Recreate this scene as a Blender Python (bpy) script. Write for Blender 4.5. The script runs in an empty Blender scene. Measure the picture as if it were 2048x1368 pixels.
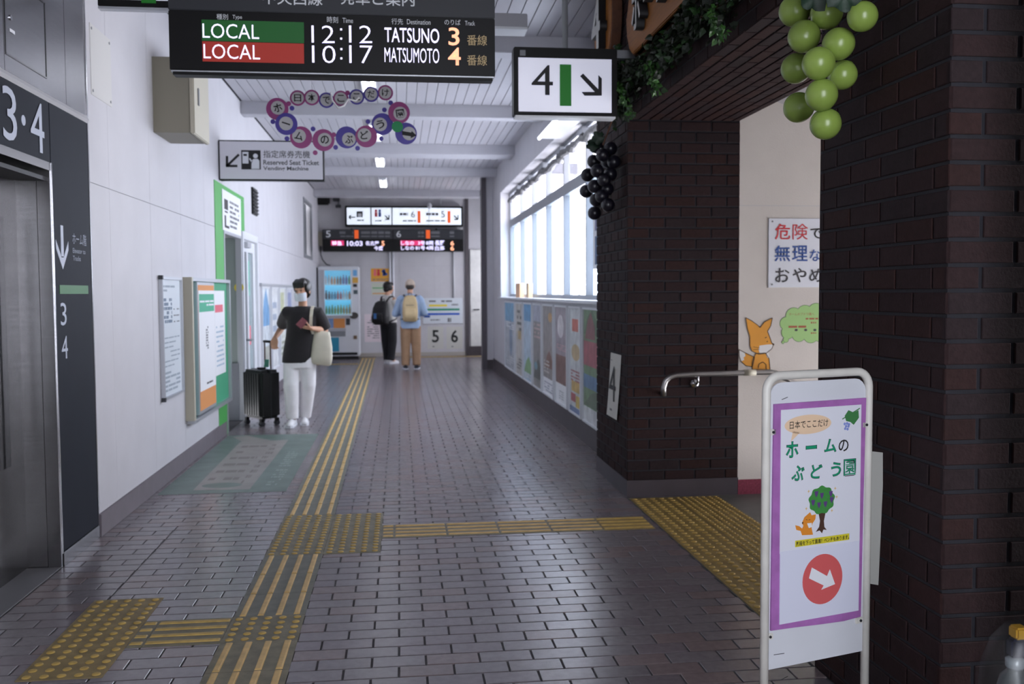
import bpy, bmesh, math, random
from mathutils import Vector, Matrix

# ------------------------------------------------------------------ camera, world, exposure
sc = bpy.context.scene
FPX, CAMH, PITCH, YAW, ROLL = 1902.78, 1.3703, 0.0522092, 0.1171543, -0.0056684
CAM = Vector((0, 0, CAMH))
FW = Vector((math.sin(YAW) * math.cos(PITCH), math.cos(YAW) * math.cos(PITCH), -math.sin(PITCH)))
RT0 = Vector((math.cos(YAW), -math.sin(YAW), 0)); UP0 = RT0.cross(FW)
RT = RT0 * math.cos(ROLL) + UP0 * math.sin(ROLL)
UP = -RT0 * math.sin(ROLL) + UP0 * math.cos(ROLL)
cd = bpy.data.cameras.new('camera'); cam = bpy.data.objects.new('camera', cd)
sc.collection.objects.link(cam)
cam.matrix_world = Matrix((( RT.x, UP.x, -FW.x, 0), (RT.y, UP.y, -FW.y, 0), (RT.z, UP.z, -FW.z, CAMH), (0, 0, 0, 1)))
cd.sensor_width = 36.0; cd.lens = FPX / 2048 * 36.0; cd.clip_start = 0.05; cd.clip_end = 200
cd.dof.use_dof = True; cd.dof.focus_distance = 3.1; cd.dof.aperture_fstop = 4.5
sc.camera = cam
SKY = 13.0
wd = bpy.data.worlds.new('overcast_sky'); sc.world = wd; wd.use_nodes = True
bgn = wd.node_tree.nodes['Background']
bgn.inputs[0].default_value = (0.955, 0.945, 1.0, 1); bgn.inputs[1].default_value = SKY
sc.view_settings.view_transform = 'Standard'; sc.view_settings.look = 'None'
sc.view_settings.gamma = 1; sc.view_settings.use_curve_mapping = False
sc.view_settings.exposure = 0.0
TUBE = 9.0          # fluorescent tube emission

# ------------------------------------------------------------------ helpers
COL = sc.collection.objects
ORG = {}
rnd = random.Random(7)
def V(*a): return Vector(a)
def lin(h):
    h = h.lstrip('#'); o = []
    for i in (0, 2, 4):
        c = int(h[i:i + 2], 16) / 255
        o.append(c / 12.92 if c <= .04045 else ((c + .055) / 1.055) ** 2.4)
    return (*o, 1)
def ray(x, y): return FW + RT * ((x - 1024) / FPX) + UP * ((684 - y) / FPX)
def at(x, y, ax, v):
    d = ray(x, y); t = (v - CAM[ax]) / d[ax]; return CAM + d * t
MATS = {}
def M(name, hexc, rough=.5, metal=0., var=0., vscale=6., bump=0., bscale=90., emit=None, es=0., rand=0., spec=.5, stretch=None, hex2=None, sheen=0.):
    if name in MATS: return MATS[name]
    m = bpy.data.materials.new(name); m.use_nodes = True; nt = m.node_tree; n = nt.nodes; l = nt.links
    b = n['Principled BSDF']; c = lin(hexc); m.diffuse_color = c
    b.inputs['Base Color'].default_value = c; b.inputs['Roughness'].default_value = rough
    b.inputs['Metallic'].default_value = metal; b.inputs['Specular IOR Level'].default_value = spec
    if sheen: b.inputs['Sheen Weight'].default_value = sheen
    pos = None
    if var or bump or hex2:
        g = n.new('ShaderNodeNewGeometry'); pos = g.outputs['Position']
        if stretch:
            mp = n.new('ShaderNodeMapping'); mp.inputs['Scale'].default_value = stretch
            l.new(pos, mp.inputs['Vector']); pos = mp.outputs['Vector']
    last = None
    if var or hex2:
        t = n.new('ShaderNodeTexNoise'); t.inputs['Scale'].default_value = vscale; t.inputs['Detail'].default_value = 6
        l.new(pos, t.inputs['Vector'])
        r = n.new('ShaderNodeValToRGB'); r.color_ramp.elements[0].position = .32; r.color_ramp.elements[1].position = .68
        c2 = lin(hex2) if hex2 else tuple(min(1, k * (1 + var)) for k in c[:3]) + (1,)
        r.color_ramp.elements[0].color = tuple(k * (1 - var) for k in c[:3]) + (1,); r.color_ramp.elements[1].color = c2
        l.new(t.outputs['Fac'], r.inputs['Fac']); last = r.outputs['Color']; l.new(last, b.inputs['Base Color'])
    if rand:
        oi = n.new('ShaderNodeObjectInfo'); mr = n.new('ShaderNodeMapRange')
        mr.inputs['To Min'].default_value = 1 - rand; mr.inputs['To Max'].default_value = 1 + rand
        l.new(oi.outputs['Random'], mr.inputs['Value'])
        hs = n.new('ShaderNodeHueSaturation'); hs.inputs['Color'].default_value = c
        if last: l.new(last, hs.inputs['Color'])
        l.new(mr.outputs['Result'], hs.inputs['Value']); l.new(hs.outputs['Color'], b.inputs['Base Color'])
    if bump:
        t = n.new('ShaderNodeTexNoise'); t.inputs['Scale'].default_value = bscale; t.inputs['Detail'].default_value = 5
        l.new(pos, t.inputs['Vector']); bp = n.new('ShaderNodeBump')
        bp.inputs['Strength'].default_value = bump; bp.inputs['Distance'].default_value = .004
        l.new(t.outputs['Fac'], bp.inputs['Height']); l.new(bp.outputs['Normal'], b.inputs['Normal'])
    if emit:
        b.inputs['Emission Color'].default_value = lin(emit); b.inputs['Emission Strength'].default_value = es
    MATS[name] = m; return m
def glassmat(name, tint, gloss=.06, rough=.02):
    m = bpy.data.materials.new(name); m.use_nodes = True; nt = m.node_tree; n = nt.nodes; n.clear()
    o = n.new('ShaderNodeOutputMaterial'); t = n.new('ShaderNodeBsdfTransparent'); g = n.new('ShaderNodeBsdfGlossy'); x = n.new('ShaderNodeMixShader')
    t.inputs[0].default_value = lin(tint); g.inputs['Roughness'].default_value = rough; x.inputs[0].default_value = gloss
    nt.links.new(t.outputs[0], x.inputs[1]); nt.links.new(g.outputs[0], x.inputs[2]); nt.links.new(x.outputs[0], o.inputs[0])
    m.diffuse_color = lin(tint); MATS[name] = m; return m

class MB:
    def __init__(s): s.v = []; s.f = []; s.m = []
    def add(s, vs, fs, mi=0):
        o = len(s.v); s.v += [Vector(q) for q in vs]; s.f += [[i + o for i in f] for f in fs]; s.m += [mi] * len(fs); return s
    def box(s, x0, x1, y0, y1, z0, z1, mi=0):
        x0, x1 = sorted((x0, x1)); y0, y1 = sorted((y0, y1)); z0, z1 = sorted((z0, z1))
        return s.add([(x0, y0, z0), (x1, y0, z0), (x1, y1, z0), (x0, y1, z0), (x0, y0, z1), (x1, y0, z1), (x1, y1, z1), (x0, y1, z1)],
                     [(3, 2, 1, 0), (4, 5, 6, 7), (0, 1, 5, 4), (1, 2, 6, 5), (2, 3, 7, 6), (3, 0, 4, 7)], mi)
    def loft(s, rings, mi=0, closed=True, cap=True):
        n = len(rings[0]); vs = [p for r in rings for p in r]; fs = []
        for i in range(len(rings) - 1):
            for j in range(n if closed else n - 1):
                k = (j + 1) % n; fs.append((i * n + j, i * n + k, (i + 1) * n + k, (i + 1) * n + j))
        if cap: fs.append(tuple(range(n - 1, -1, -1))); fs.append(tuple(range((len(rings) - 1) * n, len(rings) * n)))
        return s.add(vs, fs, mi)
    def tube(s, path, radii, n=10, mi=0, round_=False):
        P = [Vector(p) for p in path]
        if not isinstance(radii, (list, tuple)): radii = [radii] * len(P)
        T = []
        for i in range(len(P)):
            a = P[max(0, i - 1)]; b = P[min(len(P) - 1, i + 1)]; T.append((b - a).normalized())
        up = Vector((0, 0, 1)) if abs(T[0].z) < .9 else Vector((1, 0, 0))
        X = T[0].cross(up).normalized(); rings = []
        ext = []
        for i, p in enumerate(P):
            if i: X = (X - T[i] * X.dot(T[i])).normalized()
            ext.append((p, T[i], X.copy(), radii[i]))
        if round_:
            p, t, x, r = ext[0]; q, t2, x2, r2 = ext[-1]
            ext = [(p - t * r * .95, t, x, r * .3), (p - t * r * .7, t, x, r * .72)] + ext + [(q + t2 * r2 * .7, t2, x2, r2 * .72), (q + t2 * r2 * .95, t2, x2, r2 * .3)]
        for p, t, x, r in ext:
            y = t.cross(x); rings.append([p + (x * math.cos(a) + y * math.sin(a)) * r for a in [2 * math.pi * k / n for k in range(n)]])
        return s.loft(rings, mi)
    def ell(s, c, r, R=None, nu=16, nv=10, mi=0):
        c = Vector(c); R = R or Matrix.Identity(3); vs = [c + R @ Vector((0, 0, -r[2]))]; fs = []
        for i in range(1, nv):
            a = -math.pi / 2 + math.pi * i / nv
            for j in range(nu):
                b = 2 * math.pi * j / nu
                vs.append(c + R @ Vector((r[0] * math.cos(a) * math.cos(b), r[1] * math.cos(a) * math.sin(b), r[2] * math.sin(a))))
        vs.append(c + R @ Vector((0, 0, r[2]))); L = len(vs) - 1
        for j in range(nu):
            k = (j + 1) % nu; fs.append((0, 1 + k, 1 + j)); fs.append((L, 1 + (nv - 2) * nu + j, 1 + (nv - 2) * nu + k))
            for i in range(nv - 2): fs.append((1 + i * nu + j, 1 + i * nu + k, 1 + (i + 1) * nu + k, 1 + (i + 1) * nu + j))
        return s.add(vs, fs, mi)
    def stack(s, rings, n=24, mi=0, p=2.4):
        """horizontal superellipse rings (z, cx, cy, rx, ry)"""
        R = []
        for z, cx, cy, rx, ry in rings:
            R.append([Vector((cx + rx * math.copysign(abs(math.cos(a)) ** (2 / p), math.cos(a)), cy + ry * math.copysign(abs(math.sin(a)) ** (2 / p), math.sin(a)), z)) for a in [2 * math.pi * k / n for k in range(n)]])
        return s.loft(R, mi)
    def lathe(s, prof, c, n=16, mi=0):
        c = Vector(c); return s.loft([[c + Vector((r * math.cos(a), r * math.sin(a), z)) for a in [2 * math.pi * k / n for k in range(n)]] for r, z in prof], mi)
    def xf(s, Mx):
        s.v = [Mx @ q for q in s.v]; return s
    def mesh(s, name, mats, org=Vector((0, 0, 0)), smooth=False, bevel=0., seg=2):
        me = bpy.data.meshes.new(name); me.from_pydata([q - org for q in s.v], [], s.f)
        for m in (mats if isinstance(mats, (list, tuple)) else [mats]): me.materials.append(m)
        me.polygons.foreach_set('material_index', s.m)
        if bevel:
            bm = bmesh.new(); bm.from_mesh(me); bmesh.ops.remove_doubles(bm, verts=bm.verts, dist=1e-5)
            bmesh.ops.bevel(bm, geom=[e for e in bm.edges if e.is_manifold and e.calc_face_angle(0) > .5], offset=bevel, segments=seg, affect='EDGES', clamp_overlap=True)
            bm.to_mesh(me); bm.free()
        if smooth: me.polygons.foreach_set('use_smooth', [True] * len(me.polygons))
        me.update(); return me
    def build(s, name, mats, parent=None, smooth=False, bevel=0., seg=2, label=None):
        o = bpy.data.objects.new(name, s.mesh(name, mats, ORG.get(parent, Vector((0, 0, 0))) if parent else Vector((0, 0, 0)), smooth, bevel, seg))
        COL.link(o)
        if parent: o.parent = parent; ORG[o] = ORG.get(parent, Vector((0, 0, 0)))
        else: ORG[o] = Vector((0, 0, 0))
        if label: o['label'] = label
        if name.endswith('print'): o['kind'] = 'stuff'
        return o
def thing(name, label, cat, loc=(0, 0, 0), rotz=None, group=None):
    o = bpy.data.objects.new(name, None); COL.link(o); o.location = loc; o.empty_display_size = .1
    if rotz is not None: o.rotation_euler = (0, 0, rotz); ORG[o] = Vector((0, 0, 0))
    else: ORG[o] = Vector(loc)
    return tag(o, label, cat, group)
def tag(o, label, cat, group=None):
    o['label'] = label; o['category'] = cat
    if group: o['group'] = group
    return o
def struct(o, label=None):
    o['kind'] = 'structure'
    if label: o['label'] = label
    return o

class Fr:
    """a flat frame on a surface: u along R, v along U, n out of the surface"""
    def __init__(s, o, R, U):
        s.o = Vector(o); s.R = Vector(R).normalized(); s.U = Vector(U).normalized(); s.N = s.R.cross(s.U)
    def p(s, u, v, n=0.): return s.o + s.R * u + s.U * v + s.N * n
    def px(s, x, y, n=0.):
        d = ray(x, y); t = (s.o + s.N * n - CAM).dot(s.N) / d.dot(s.N); q = CAM + d * t - s.o
        return q.dot(s.R), q.dot(s.U)
    def rect(s, mb, u0, u1, v0, v1, n0, n1, mi=0):
        u0, u1 = sorted((u0, u1)); v0, v1 = sorted((v0, v1)); n0, n1 = sorted((n0, n1))
        q = [s.p(a, b, c) for c in (n0, n1) for a, b in ((u0, v0), (u1, v0), (u1, v1), (u0, v1))]
        mb.add(q, [(3, 2, 1, 0), (4, 5, 6, 7), (0, 1, 5, 4), (1, 2, 6, 5), (2, 3, 7, 6), (3, 0, 4, 7)], mi); return mb
    def poly(s, mb, pts, n0, n1, mi=0):
        a = sum(pts[i][0] * pts[(i + 1) % len(pts)][1] - pts[(i + 1) % len(pts)][0] * pts[i][1] for i in range(len(pts)))
        if a < 0: pts = pts[::-1]
        k = len(pts); q = [s.p(u, v, n0) for u, v in pts] + [s.p(u, v, n1) for u, v in pts]
        mb.add(q, [tuple(range(k - 1, -1, -1)), tuple(range(k, 2 * k))] + [(i, (i + 1) % k, (i + 1) % k + k, i + k) for i in range(k)], mi); return mb
    def disc(s, mb, u, v, r, n0, n1, k=24, mi=0, rv=None):
        return s.poly(mb, [(u + r * math.cos(2 * math.pi * i / k), v + (rv or r) * math.sin(2 * math.pi * i / k)) for i in range(k)], n0, n1, mi)
    def stroke(s, mb, pts, w, n0, n1, mi=0):
        for (a, b), (c, d) in zip(pts, pts[1:]):
            L = math.hypot(c - a, d - b) or 1; px_, py_ = -(d - b) / L * w / 2, (c - a) / L * w / 2
            s.poly(mb, [(a + px_, b + py_), (c + px_, d + py_), (c - px_, d - py_), (a - px_, b - py_)], n0, n1, mi)
        return mb
    def mat(s): return Matrix(((s.R.x, s.U.x, s.N.x), (s.R.y, s.U.y, s.N.y), (s.R.z, s.U.z, s.N.z)))
    def pr(s, x0, y0, x1, y1, n=0.):
        xm, ym = (x0 + x1) / 2, (y0 + y1) / 2
        a, b = s.px(x0, ym, n)[0], s.px(x1, ym, n)[0]; c, d = s.px(xm, y0, n)[1], s.px(xm, y1, n)[1]
        return min(a, b), max(a, b), min(c, d), max(c, d)
    def text(s, body, u0, u1, v0, v1, n, mat_, parent, name='lettering', bold=0., shear=0., keep=False, rot=0., label=None, ext=0., side=None):
        c = bpy.data.curves.new('t', 'FONT'); c.body = body; c.size = 1; c.offset = bold; c.shear = shear; c.resolution_u = 3; c.extrude = .1 if ext else 0
        t = bpy.data.objects.new('t', c); me = bpy.data.meshes.new_from_object(t)
        bpy.data.objects.remove(t); bpy.data.curves.remove(c)
        xs = [q.co.x for q in me.vertices]; ys = [q.co.y for q in me.vertices]
        x0, x1, y0, y1 = min(xs), max(xs), min(ys), max(ys)
        su = (u1 - u0) / (x1 - x0); sv = (v1 - v0) / (y1 - y0)
        if keep: su = sv = min(su, sv)
        cu, cv = (u0 + u1) / 2, (v0 + v1) / 2; org = ORG.get(parent, Vector((0, 0, 0)))
        for q in me.vertices:
            a = (q.co.x - (x0 + x1) / 2) * su; b = (q.co.y - (y0 + y1) / 2) * sv
            if rot: a, b = a * math.cos(rot) - b * math.sin(rot), a * math.sin(rot) + b * math.cos(rot)
            q.co = s.p(cu + a, cv + b, n + (ext if q.co.z > .01 else 0)) - org
        me.materials.clear(); me.materials.append(mat_)
        me.polygons.foreach_set('material_index', [0] * len(me.polygons)); me.name = name; me.update()
        if side:
            me.materials.append(side)
            for q in me.polygons: q.material_index = 0 if q.normal.dot(s.N) > .7 else 1
        o = bpy.data.objects.new(name, me); COL.link(o); o.parent = parent; ORG[o] = org
        if label: o['label'] = label
        return o
    def ptext(s, body, x0, y0, x1, y1, n, mat_, parent, **k):
        return s.text(body, *s.pr(x0, y0, x1, y1, n), n, mat_, parent, **k)

def remeshed(name, mb, voxel, mats, parent, it=5, label=None):
    me = mb.mesh(name, mats); t = bpy.data.objects.new('tmp', me); COL.link(t)
    r = t.modifiers.new('r', 'REMESH'); r.mode = 'VOXEL'; r.voxel_size = voxel
    s_ = t.modifiers.new('s', 'SMOOTH'); s_.factor = .5; s_.iterations = it
    dg = bpy.context.evaluated_depsgraph_get(); nm = bpy.data.meshes.new_from_object(t.evaluated_get(dg))
    bpy.data.objects.remove(t); nm.materials.clear()
    for m in (mats if isinstance(mats, (list, tuple)) else [mats]): nm.materials.append(m)
    nm.polygons.foreach_set('use_smooth', [True] * len(nm.polygons)); nm.name = name
    org = ORG.get(parent, Vector((0, 0, 0)))
    if org.length: nm.transform(Matrix.Translation(-org))
    o = bpy.data.objects.new(name, nm); COL.link(o); o.parent = parent; ORG[o] = org
    if label: o['label'] = label
    return o

PIECE = {}
def piece_mesh(w, h, t, ch, mat_, key):
    k = (key, round(w, 3), round(h, 3), round(t, 4), mat_.name)
    if k not in PIECE:
        a, b = w / 2, h / 2; mb = MB(); q = []
        for e, z in ((0, 0), (0, t - ch), (ch, t)):
            q += [(-a + e, -b + e, z), (a - e, -b + e, z), (a - e, b - e, z), (-a + e, b - e, z)]
        mb.add(q, [(i, (i + 1) % 4, (i + 1) % 4 + 4, i + 4) for i in range(4)] + [(i + 4, (i + 1) % 4 + 4, (i + 1) % 4 + 8, i + 8) for i in range(4)] + [(8, 9, 10, 11)])
        PIECE[k] = mb.mesh(key, mat_)
    return PIECE[k]
def lay(parent, name, cells, mats, t=.012, ch=.002, sink=.003, limit=300, stuffname=None):
    """cells: (frame,u0,u1,v0,v1[,dn]) -> the pieces nearest the camera are objects, the rest one stuff mesh"""
    cells = sorted(cells, key=lambda c: (c[0].p((c[1] + c[2]) / 2, (c[3] + c[4]) / 2) - CAM).length)
    org = ORG.get(parent, Vector((0, 0, 0))); rest = MB()
    for i, c in enumerate(cells):
        fr, u0, u1, v0, v1 = c[:5]; dn = c[5] if len(c) > 5 else 0.
        mi = rnd.choices(range(len(mats)), weights=[5, 3, 2][:len(mats)])[0]
        w, h = u1 - u0, v1 - v0; pos = fr.p((u0 + u1) / 2, (v0 + v1) / 2, -sink + dn)
        me = piece_mesh(w, h, t + sink, ch, mats[mi], name)
        if i < limit:
            o = bpy.data.objects.new(name, me); COL.link(o); o.parent = parent; ORG[o] = org
            o.matrix_local = Matrix.Translation(pos - org) @ fr.mat().to_4x4()
        else:
            R = fr.mat(); rest.add([pos + R @ q.co for q in me.vertices], [tuple(p.vertices) for p in me.polygons], mi)
    if rest.v:
        o = rest.build(stuffname or name + '_field', mats, parent); o['kind'] = 'stuff'
def bond(fr, u0, u1, v0, v1, pu, pv, joint, off=0., shift=.5, voff=0.):
    """running-bond cells clipped to the rectangle"""
    out = []; k = math.floor((v0 - voff) / pv)
    while voff + k * pv < v1 - .012:
        a = max(v0, voff + k * pv + joint / 2); b = min(v1, voff + (k + 1) * pv - joint / 2)
        if b - a > .012:
            s0 = off + (shift * pu if k % 2 else 0); j = math.floor((u0 - s0) / pu)
            while s0 + j * pu < u1:
                c = max(u0, s0 + j * pu + joint / 2); d = min(u1, s0 + (j + 1) * pu - joint / 2)
                if d - c > .012: out.append((fr, c, d, a, b))
                j += 1
        k += 1
    return out
# ------------------------------------------------------------------ materials
WHITE = M('white_wall_panel', '#c6c5ca', .55, var=.03, vscale=3, bump=.05, bscale=300)
PLASTER = M('white_plaster', '#cbc5bf', .7, var=.03, vscale=4, bump=.35, bscale=160)
CEILW = M('ceiling_plank_white', '#b3b2b9', .35, var=.03, vscale=2)
BEAMW = M('beam_white', '#b4b4bb', .45, var=.03)
GAP = M('dark_joint', '#4a4a50', .8)
T1 = M('floor_tile_grey', '#716b6f', .24, var=.09, vscale=30, bump=.1, bscale=160, rand=.08, spec=.7)
T2 = M('floor_tile_mauve', '#6f676c', .22, var=.09, vscale=30, bump=.1, bscale=160, rand=.10, spec=.7)
T3 = M('floor_tile_rose', '#746768', .25, var=.09, vscale=30, bump=.1, bscale=160, rand=.10, spec=.7)
GROUT = M('grout_grey', '#454347', .8, var=.15, vscale=12)
B1 = M('brick_brown', '#2c1f20', .72, var=.14, vscale=50, bump=.3, bscale=120, rand=.10, spec=.12)
B2 = M('brick_plum', '#292022', .72, var=.14, vscale=50, bump=.3, bscale=120, rand=.10, spec=.12)
B3 = M('brick_rust', '#2f1f1e', .72, var=.14, vscale=50, bump=.3, bscale=120, rand=.10, spec=.12)
MORTAR = M('mortar_slate', '#1e1e25', .85, var=.15, vscale=25, bump=.3)
SKIRT = M('skirting_mauve', '#6e666d', .5, var=.08, vscale=8)
DSKIRT = M('skirting_dark', '#453e42', .5, var=.1)
REDSK = M('skirting_red', '#7d2f45', .85, var=.25, vscale=90, bump=.5)
STEEL = M('brushed_steel', '#88878a', .27, 1., var=.06, vscale=3, stretch=(1, 1, 40), bump=.05, bscale=30)
STEELD = M('dark_brushed_steel', '#6d6c6c', .25, 1., var=.08, vscale=3, stretch=(1, 1, 40))
CHROME = M('chrome', '#c9c9cc', .18, 1.)
ALU = M('aluminium', '#b9bcc2', .38, .7)
ALUW = M('white_aluminium', '#d6d9de', .4)
NAVY = M('navy_panel', '#20242d', .6, 0., var=.05, spec=.12)
BLACK = M('black_plastic', '#070708', .45, spec=.25)
DGREY = M('dark_grey_plastic', '#2a2c31', .45)
MGREY = M('mid_grey', '#7d8085', .5)
LGREY = M('light_grey', '#b4b6ba', .5)
PAPER = M('white_paper', '#e6e7ea', .6)
OFFW = M('off_white_paint', '#d9d9d6', .4, var=.06, vscale=9)
INK = M('black_ink', '#17171a', .6)
INKG = M('grey_ink', '#6a6b70', .6)
INKB = M('pale_blue_print', '#9fb6c8', .6)
WPRINT = M('white_print', '#e4e6ec', .5)
GREEN = M('green_paint', '#4aa35a', .5)
DGREEN = M('green_bar', '#0c5a14', .5, emit='#0a6a14', es=.35)
CREAM = M('cream_metal', '#bdb8a6', .5)
TAUPE = M('taupe_metal', '#8c8778', .5)
TEAL = M('teal_board', '#4f9c94', .6)
ORANGE = M('orange_paper', '#d98f4d', .6)
RED = M('red_print', '#c8323a', .6)
BLUEP = M('blue_print', '#2a4f96', .6)
PINK = M('pink_print', '#dd6a7a', .6)
YEL = M('yellow_print', '#e3cf3a', .6)
WOOD = M('honey_wood', '#8f5714', .55, var=.16, vscale=6, stretch=(1, 1, 14), bump=.15, bscale=20)
WOODD = M('dark_bark', '#5a3520', .7, var=.2, vscale=14, bump=.5)
GLASS = glassmat('window_glass', '#f4f5f8')
GLASSB = glassmat('blue_tinted_glass', '#dde6ee')
CLEAR = glassmat('clear_plastic', '#f2f4f4', .12, .12)
LAMP = M('fluorescent_tube', '#ffffff', .5, emit='#f4f8ff', es=TUBE)
LBOX = M('lightbox_face', '#f4f5ff', .5, emit='#dfe2fa', es=.3)
LBOXF = M('far_lightbox_face', '#f4f8ff', .5, emit='#e6f2ff', es=.65)

# ------------------------------------------------------------------ the shell of the place
XL, XP, XR, XG = -1.70, 1.49, 1.66, 1.86        # left wall, brick line, right wall, window glass
YP, YPB, YC, YCB = 6.14, 7.13, 2.455, 3.258      # brick pillar front/back, near column front/back
YE, ZC, ZS = 20.75, 3.47, 2.49                   # end wall, ceiling, soffit
YB = -1.5
FL = Fr((0, 0, 0), (1, 0, 0), (0, 1, 0))         # floor: u=X v=Y
CE = Fr((0, 0, ZC), (0, 1, 0), (1, 0, 0))        # ceiling: u=Y v=X, facing down
LW = Fr((XL, 0, 0), (0, 1, 0), (0, 0, 1))        # left wall: u=Y v=Z
PF = Fr((0, YP, 0), (1, 0, 0), (0, 0, 1))        # pillar front / stair wall: u=X v=Z
EW = Fr((0, YE, 0), (1, 0, 0), (0, 0, 1))        # end wall
RW = Fr((XR, 0, 0), (0, -1, 0), (0, 0, 1))       # right wall: u=-Y
BL = Fr((XP, 0, 0), (0, -1, 0), (0, 0, 1))       # brick faces that look to the left
CF = Fr((0, YC, 0), (1, 0, 0), (0, 0, 1))        # near column front

floor = struct(MB().box(XL - .5, XR + .3, YB, YE + .2, -.2, -.006).box(XR + .3, 3.2, 16.95, YE + .2, -.2, -.006).box(XR + .3, 2.95, YB, YP, -.2, -.006).build('floor', GROUT), 'grey and mauve brick-shaped floor tiles in running bond')
cells = []
for c in bond(FL, XL, XP, 1.6, YP, .2, .1, .007, off=.282, voff=.056) + bond(FL, XL, XR, YP, YE, .2, .1, .007, off=.282, voff=.056):
    if c[1] < -1.32 and c[4] < 5.75:
        fr, u0, u1, v0, v1 = c
        if u1 > -1.314:
            cells.append((fr, -1.314, u1, v0, v1)); u1 = -1.326
        if u1 - u0 < .02: continue
        c = (fr, u0, u1, v0, v1)
    cells.append(c)
lay(floor, 'floor_tile', cells, [T1, T2, T3], t=.0, ch=.0015, sink=.0055, stuffname='distant_floor_tiles')
GFLOOR = M('grey_vinyl_floor', '#5d5c5a', .5, var=.1, vscale=10)
MB().box(XP, 2.95, YCB, YP, -.006, 0).build('landing_floor', GFLOOR, floor)

ceil = struct(MB().box(XL - .4, XG + .15, YB, YE + .2, ZC + .006, ZC + .2).box(XG + .15, 3.2, YB, YPB, ZC + .006, ZC + .2).box(XG + .15, 3.2, 16.9, YE + .2, ZC + .006, ZC + .2).build('ceiling', GAP), 'white plank ceiling with cross beams')
BE = [(-1.0, -.82), (1.93, 2.1), (4.88, 5.06), (7.85, 8.05), (10.76, 10.98), (13.62, 14.1), (16.14, 16.34), (19.6, 20.0)]
edges = [YB] + [k for b in BE for k in b] + [YE]
cells = []
for a, b in zip(edges[0::2], edges[1::2]):
    x = XL + .02
    while x < XR - .02:
        if b > 4: cells.append((CE, a + .004, b - .004, x + .003, min(x + .1015, XR)))
        x += .1045
lay(ceil, 'ceiling_plank', cells, [CEILW], t=.004, ch=.002, sink=.009)
for a, b in BE: MB().box(XL, XR, a, b, ZC - .14, ZC + .006).build('ceiling_beam', BEAMW, ceil, bevel=.006)

# left wall: panels with thin joints
wl = MB().box(XL - .2, XL - .012, 5.545, 9.56, 0, ZC).box(XL - .2, XL - .012, 9.56, 10.57, 1.97, ZC).box(XL - .2, XL - .012, 10.57, 10.62, 0, ZC).box(XL - .2, XL - .012, 10.62, 11.75, 2.05, ZC).box(XL - .2, XL - .012, 11.75, 17.5, 0, ZC)
wl.box(XL - .2, XL - .012, 17.5, 19.05, 0, 2.03).box(XL - .2, XL - .012, 17.5, 19.05, 3.09, ZC).box(XL - .2, XL - .012, 19.05, YE, 0, ZC).box(XL - .3, XL - .012, YB, 3.85, 0, ZC)
GAPL = M('pale_joint', '#b0b0b5', .8)
wall_left = struct(wl.build('wall_left', GAPL), 'white panelled wall along the left of the passage')
cells = []
ys = [5.545, 5.91, 6.84, 7.76, 8.68, 9.56, 10.57, 11.75, 12.4, 13.3, 14.2, 15.1, 16.0, 16.9, 17.5, 19.05, 19.9, YE]
for a, b in zip(ys, ys[1:]):
    g = .001
    if a == 9.56: rows = [(1.97, 2.0), (2.0, ZC)]
    elif a == 10.57: rows = [(2.05, ZC)]
    elif a == 17.5: rows = [(.13, 2.03), (3.09, ZC)]
    else: rows = [(.13, 1.995), (1.995, ZC)]
    for z0, z1 in rows:
        if z1 - z0 > .05: cells.append((LW, a + g, b - g, z0 + g, z1 - g))
lay(wall_left, 'wall_panel', cells, [WHITE], t=.0, ch=.002, sink=.015)
MB().box(XL - .29, XL, YB, 3.85, 0, ZC).build('plain_wall_panel', WHITE, wall_left)
for i, (a, b) in enumerate(((5.55, 9.5), (11.8, YE))):
    struct(MB().box(XL - .01, XL + .012, a, b, 0, .13).build('baseboard_left', SKIRT, bevel=.003), 'mauve grey skirting ' + ('beside the lift' if i == 0 else 'under the far left posters'))
# dark opening high in the far left wall
w2 = struct(MB().box(XL - .02, XL + .015, 17.48, 17.54, 2.02, 3.1).box(XL - .02, XL + .015, 19.01, 19.07, 2.02, 3.1).box(XL - .02, XL + .015, 17.54, 19.01, 3.04, 3.1).box(XL - .02, XL + .015, 17.54, 19.01, 2.02, 2.08).build('window_2', MGREY), 'dark high window near the end of the left wall')
MB().box(XL - .16, XL - .15, 17.54, 19.01, 2.08, 3.04).build('pane', M('dark_pane', '#121417', .6, spec=.1), w2)  # darkness of the space inside put into the pane colour
MB().box(XL - .15, XL - .02, 18.2, 18.26, 2.08, 3.04).build('mullion', MGREY, w2)

# end wall and far right corner
we = struct(MB().box(-2.0, 2.9, YE + .012, YE + .2, 0, ZC).build('wall_back', GAPL), 'pale end wall behind the vending machine')
PALE = M('pale_grey_wall', '#c0bfc3', .6, var=.03)
cells = [(EW, a + .002, b - .002, z0 + .002, z1 - .002) for a, b in ((XL, -.9), (-.9, 0), (0, .75), (.75, 1.43), (1.5, 2.9)) for z0, z1 in ((0, 1.95), (1.95, ZC))]
lay(we, 'wall_panel', cells, [PALE], t=0., ch=.002, sink=.014)
struct(MB().box(1.42, 1.5, YE - .03, YE - .001, 0, ZC).build('trim_3', M('dark_post', '#4b464a', .5)), 'dark upright post at the right end of the end wall')
d1 = struct(MB().box(1.53, 2.4, YE - .045, YE - .002, .02, 2.3).build('door_1', OFFW, bevel=.004), 'white service door at the far right end')
MB().tube([(1.60, YE - .05, 1.0), (1.60, YE - .1, 1.0), (1.72, YE - .1, 1.0)], .014).build('door_handle', DGREY, d1)
struct(MB().box(1.5, 2.9, YE - .055, YE - .046, 0, .2).build('trim_1', DSKIRT), 'dark kick plate of the far service door')
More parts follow.
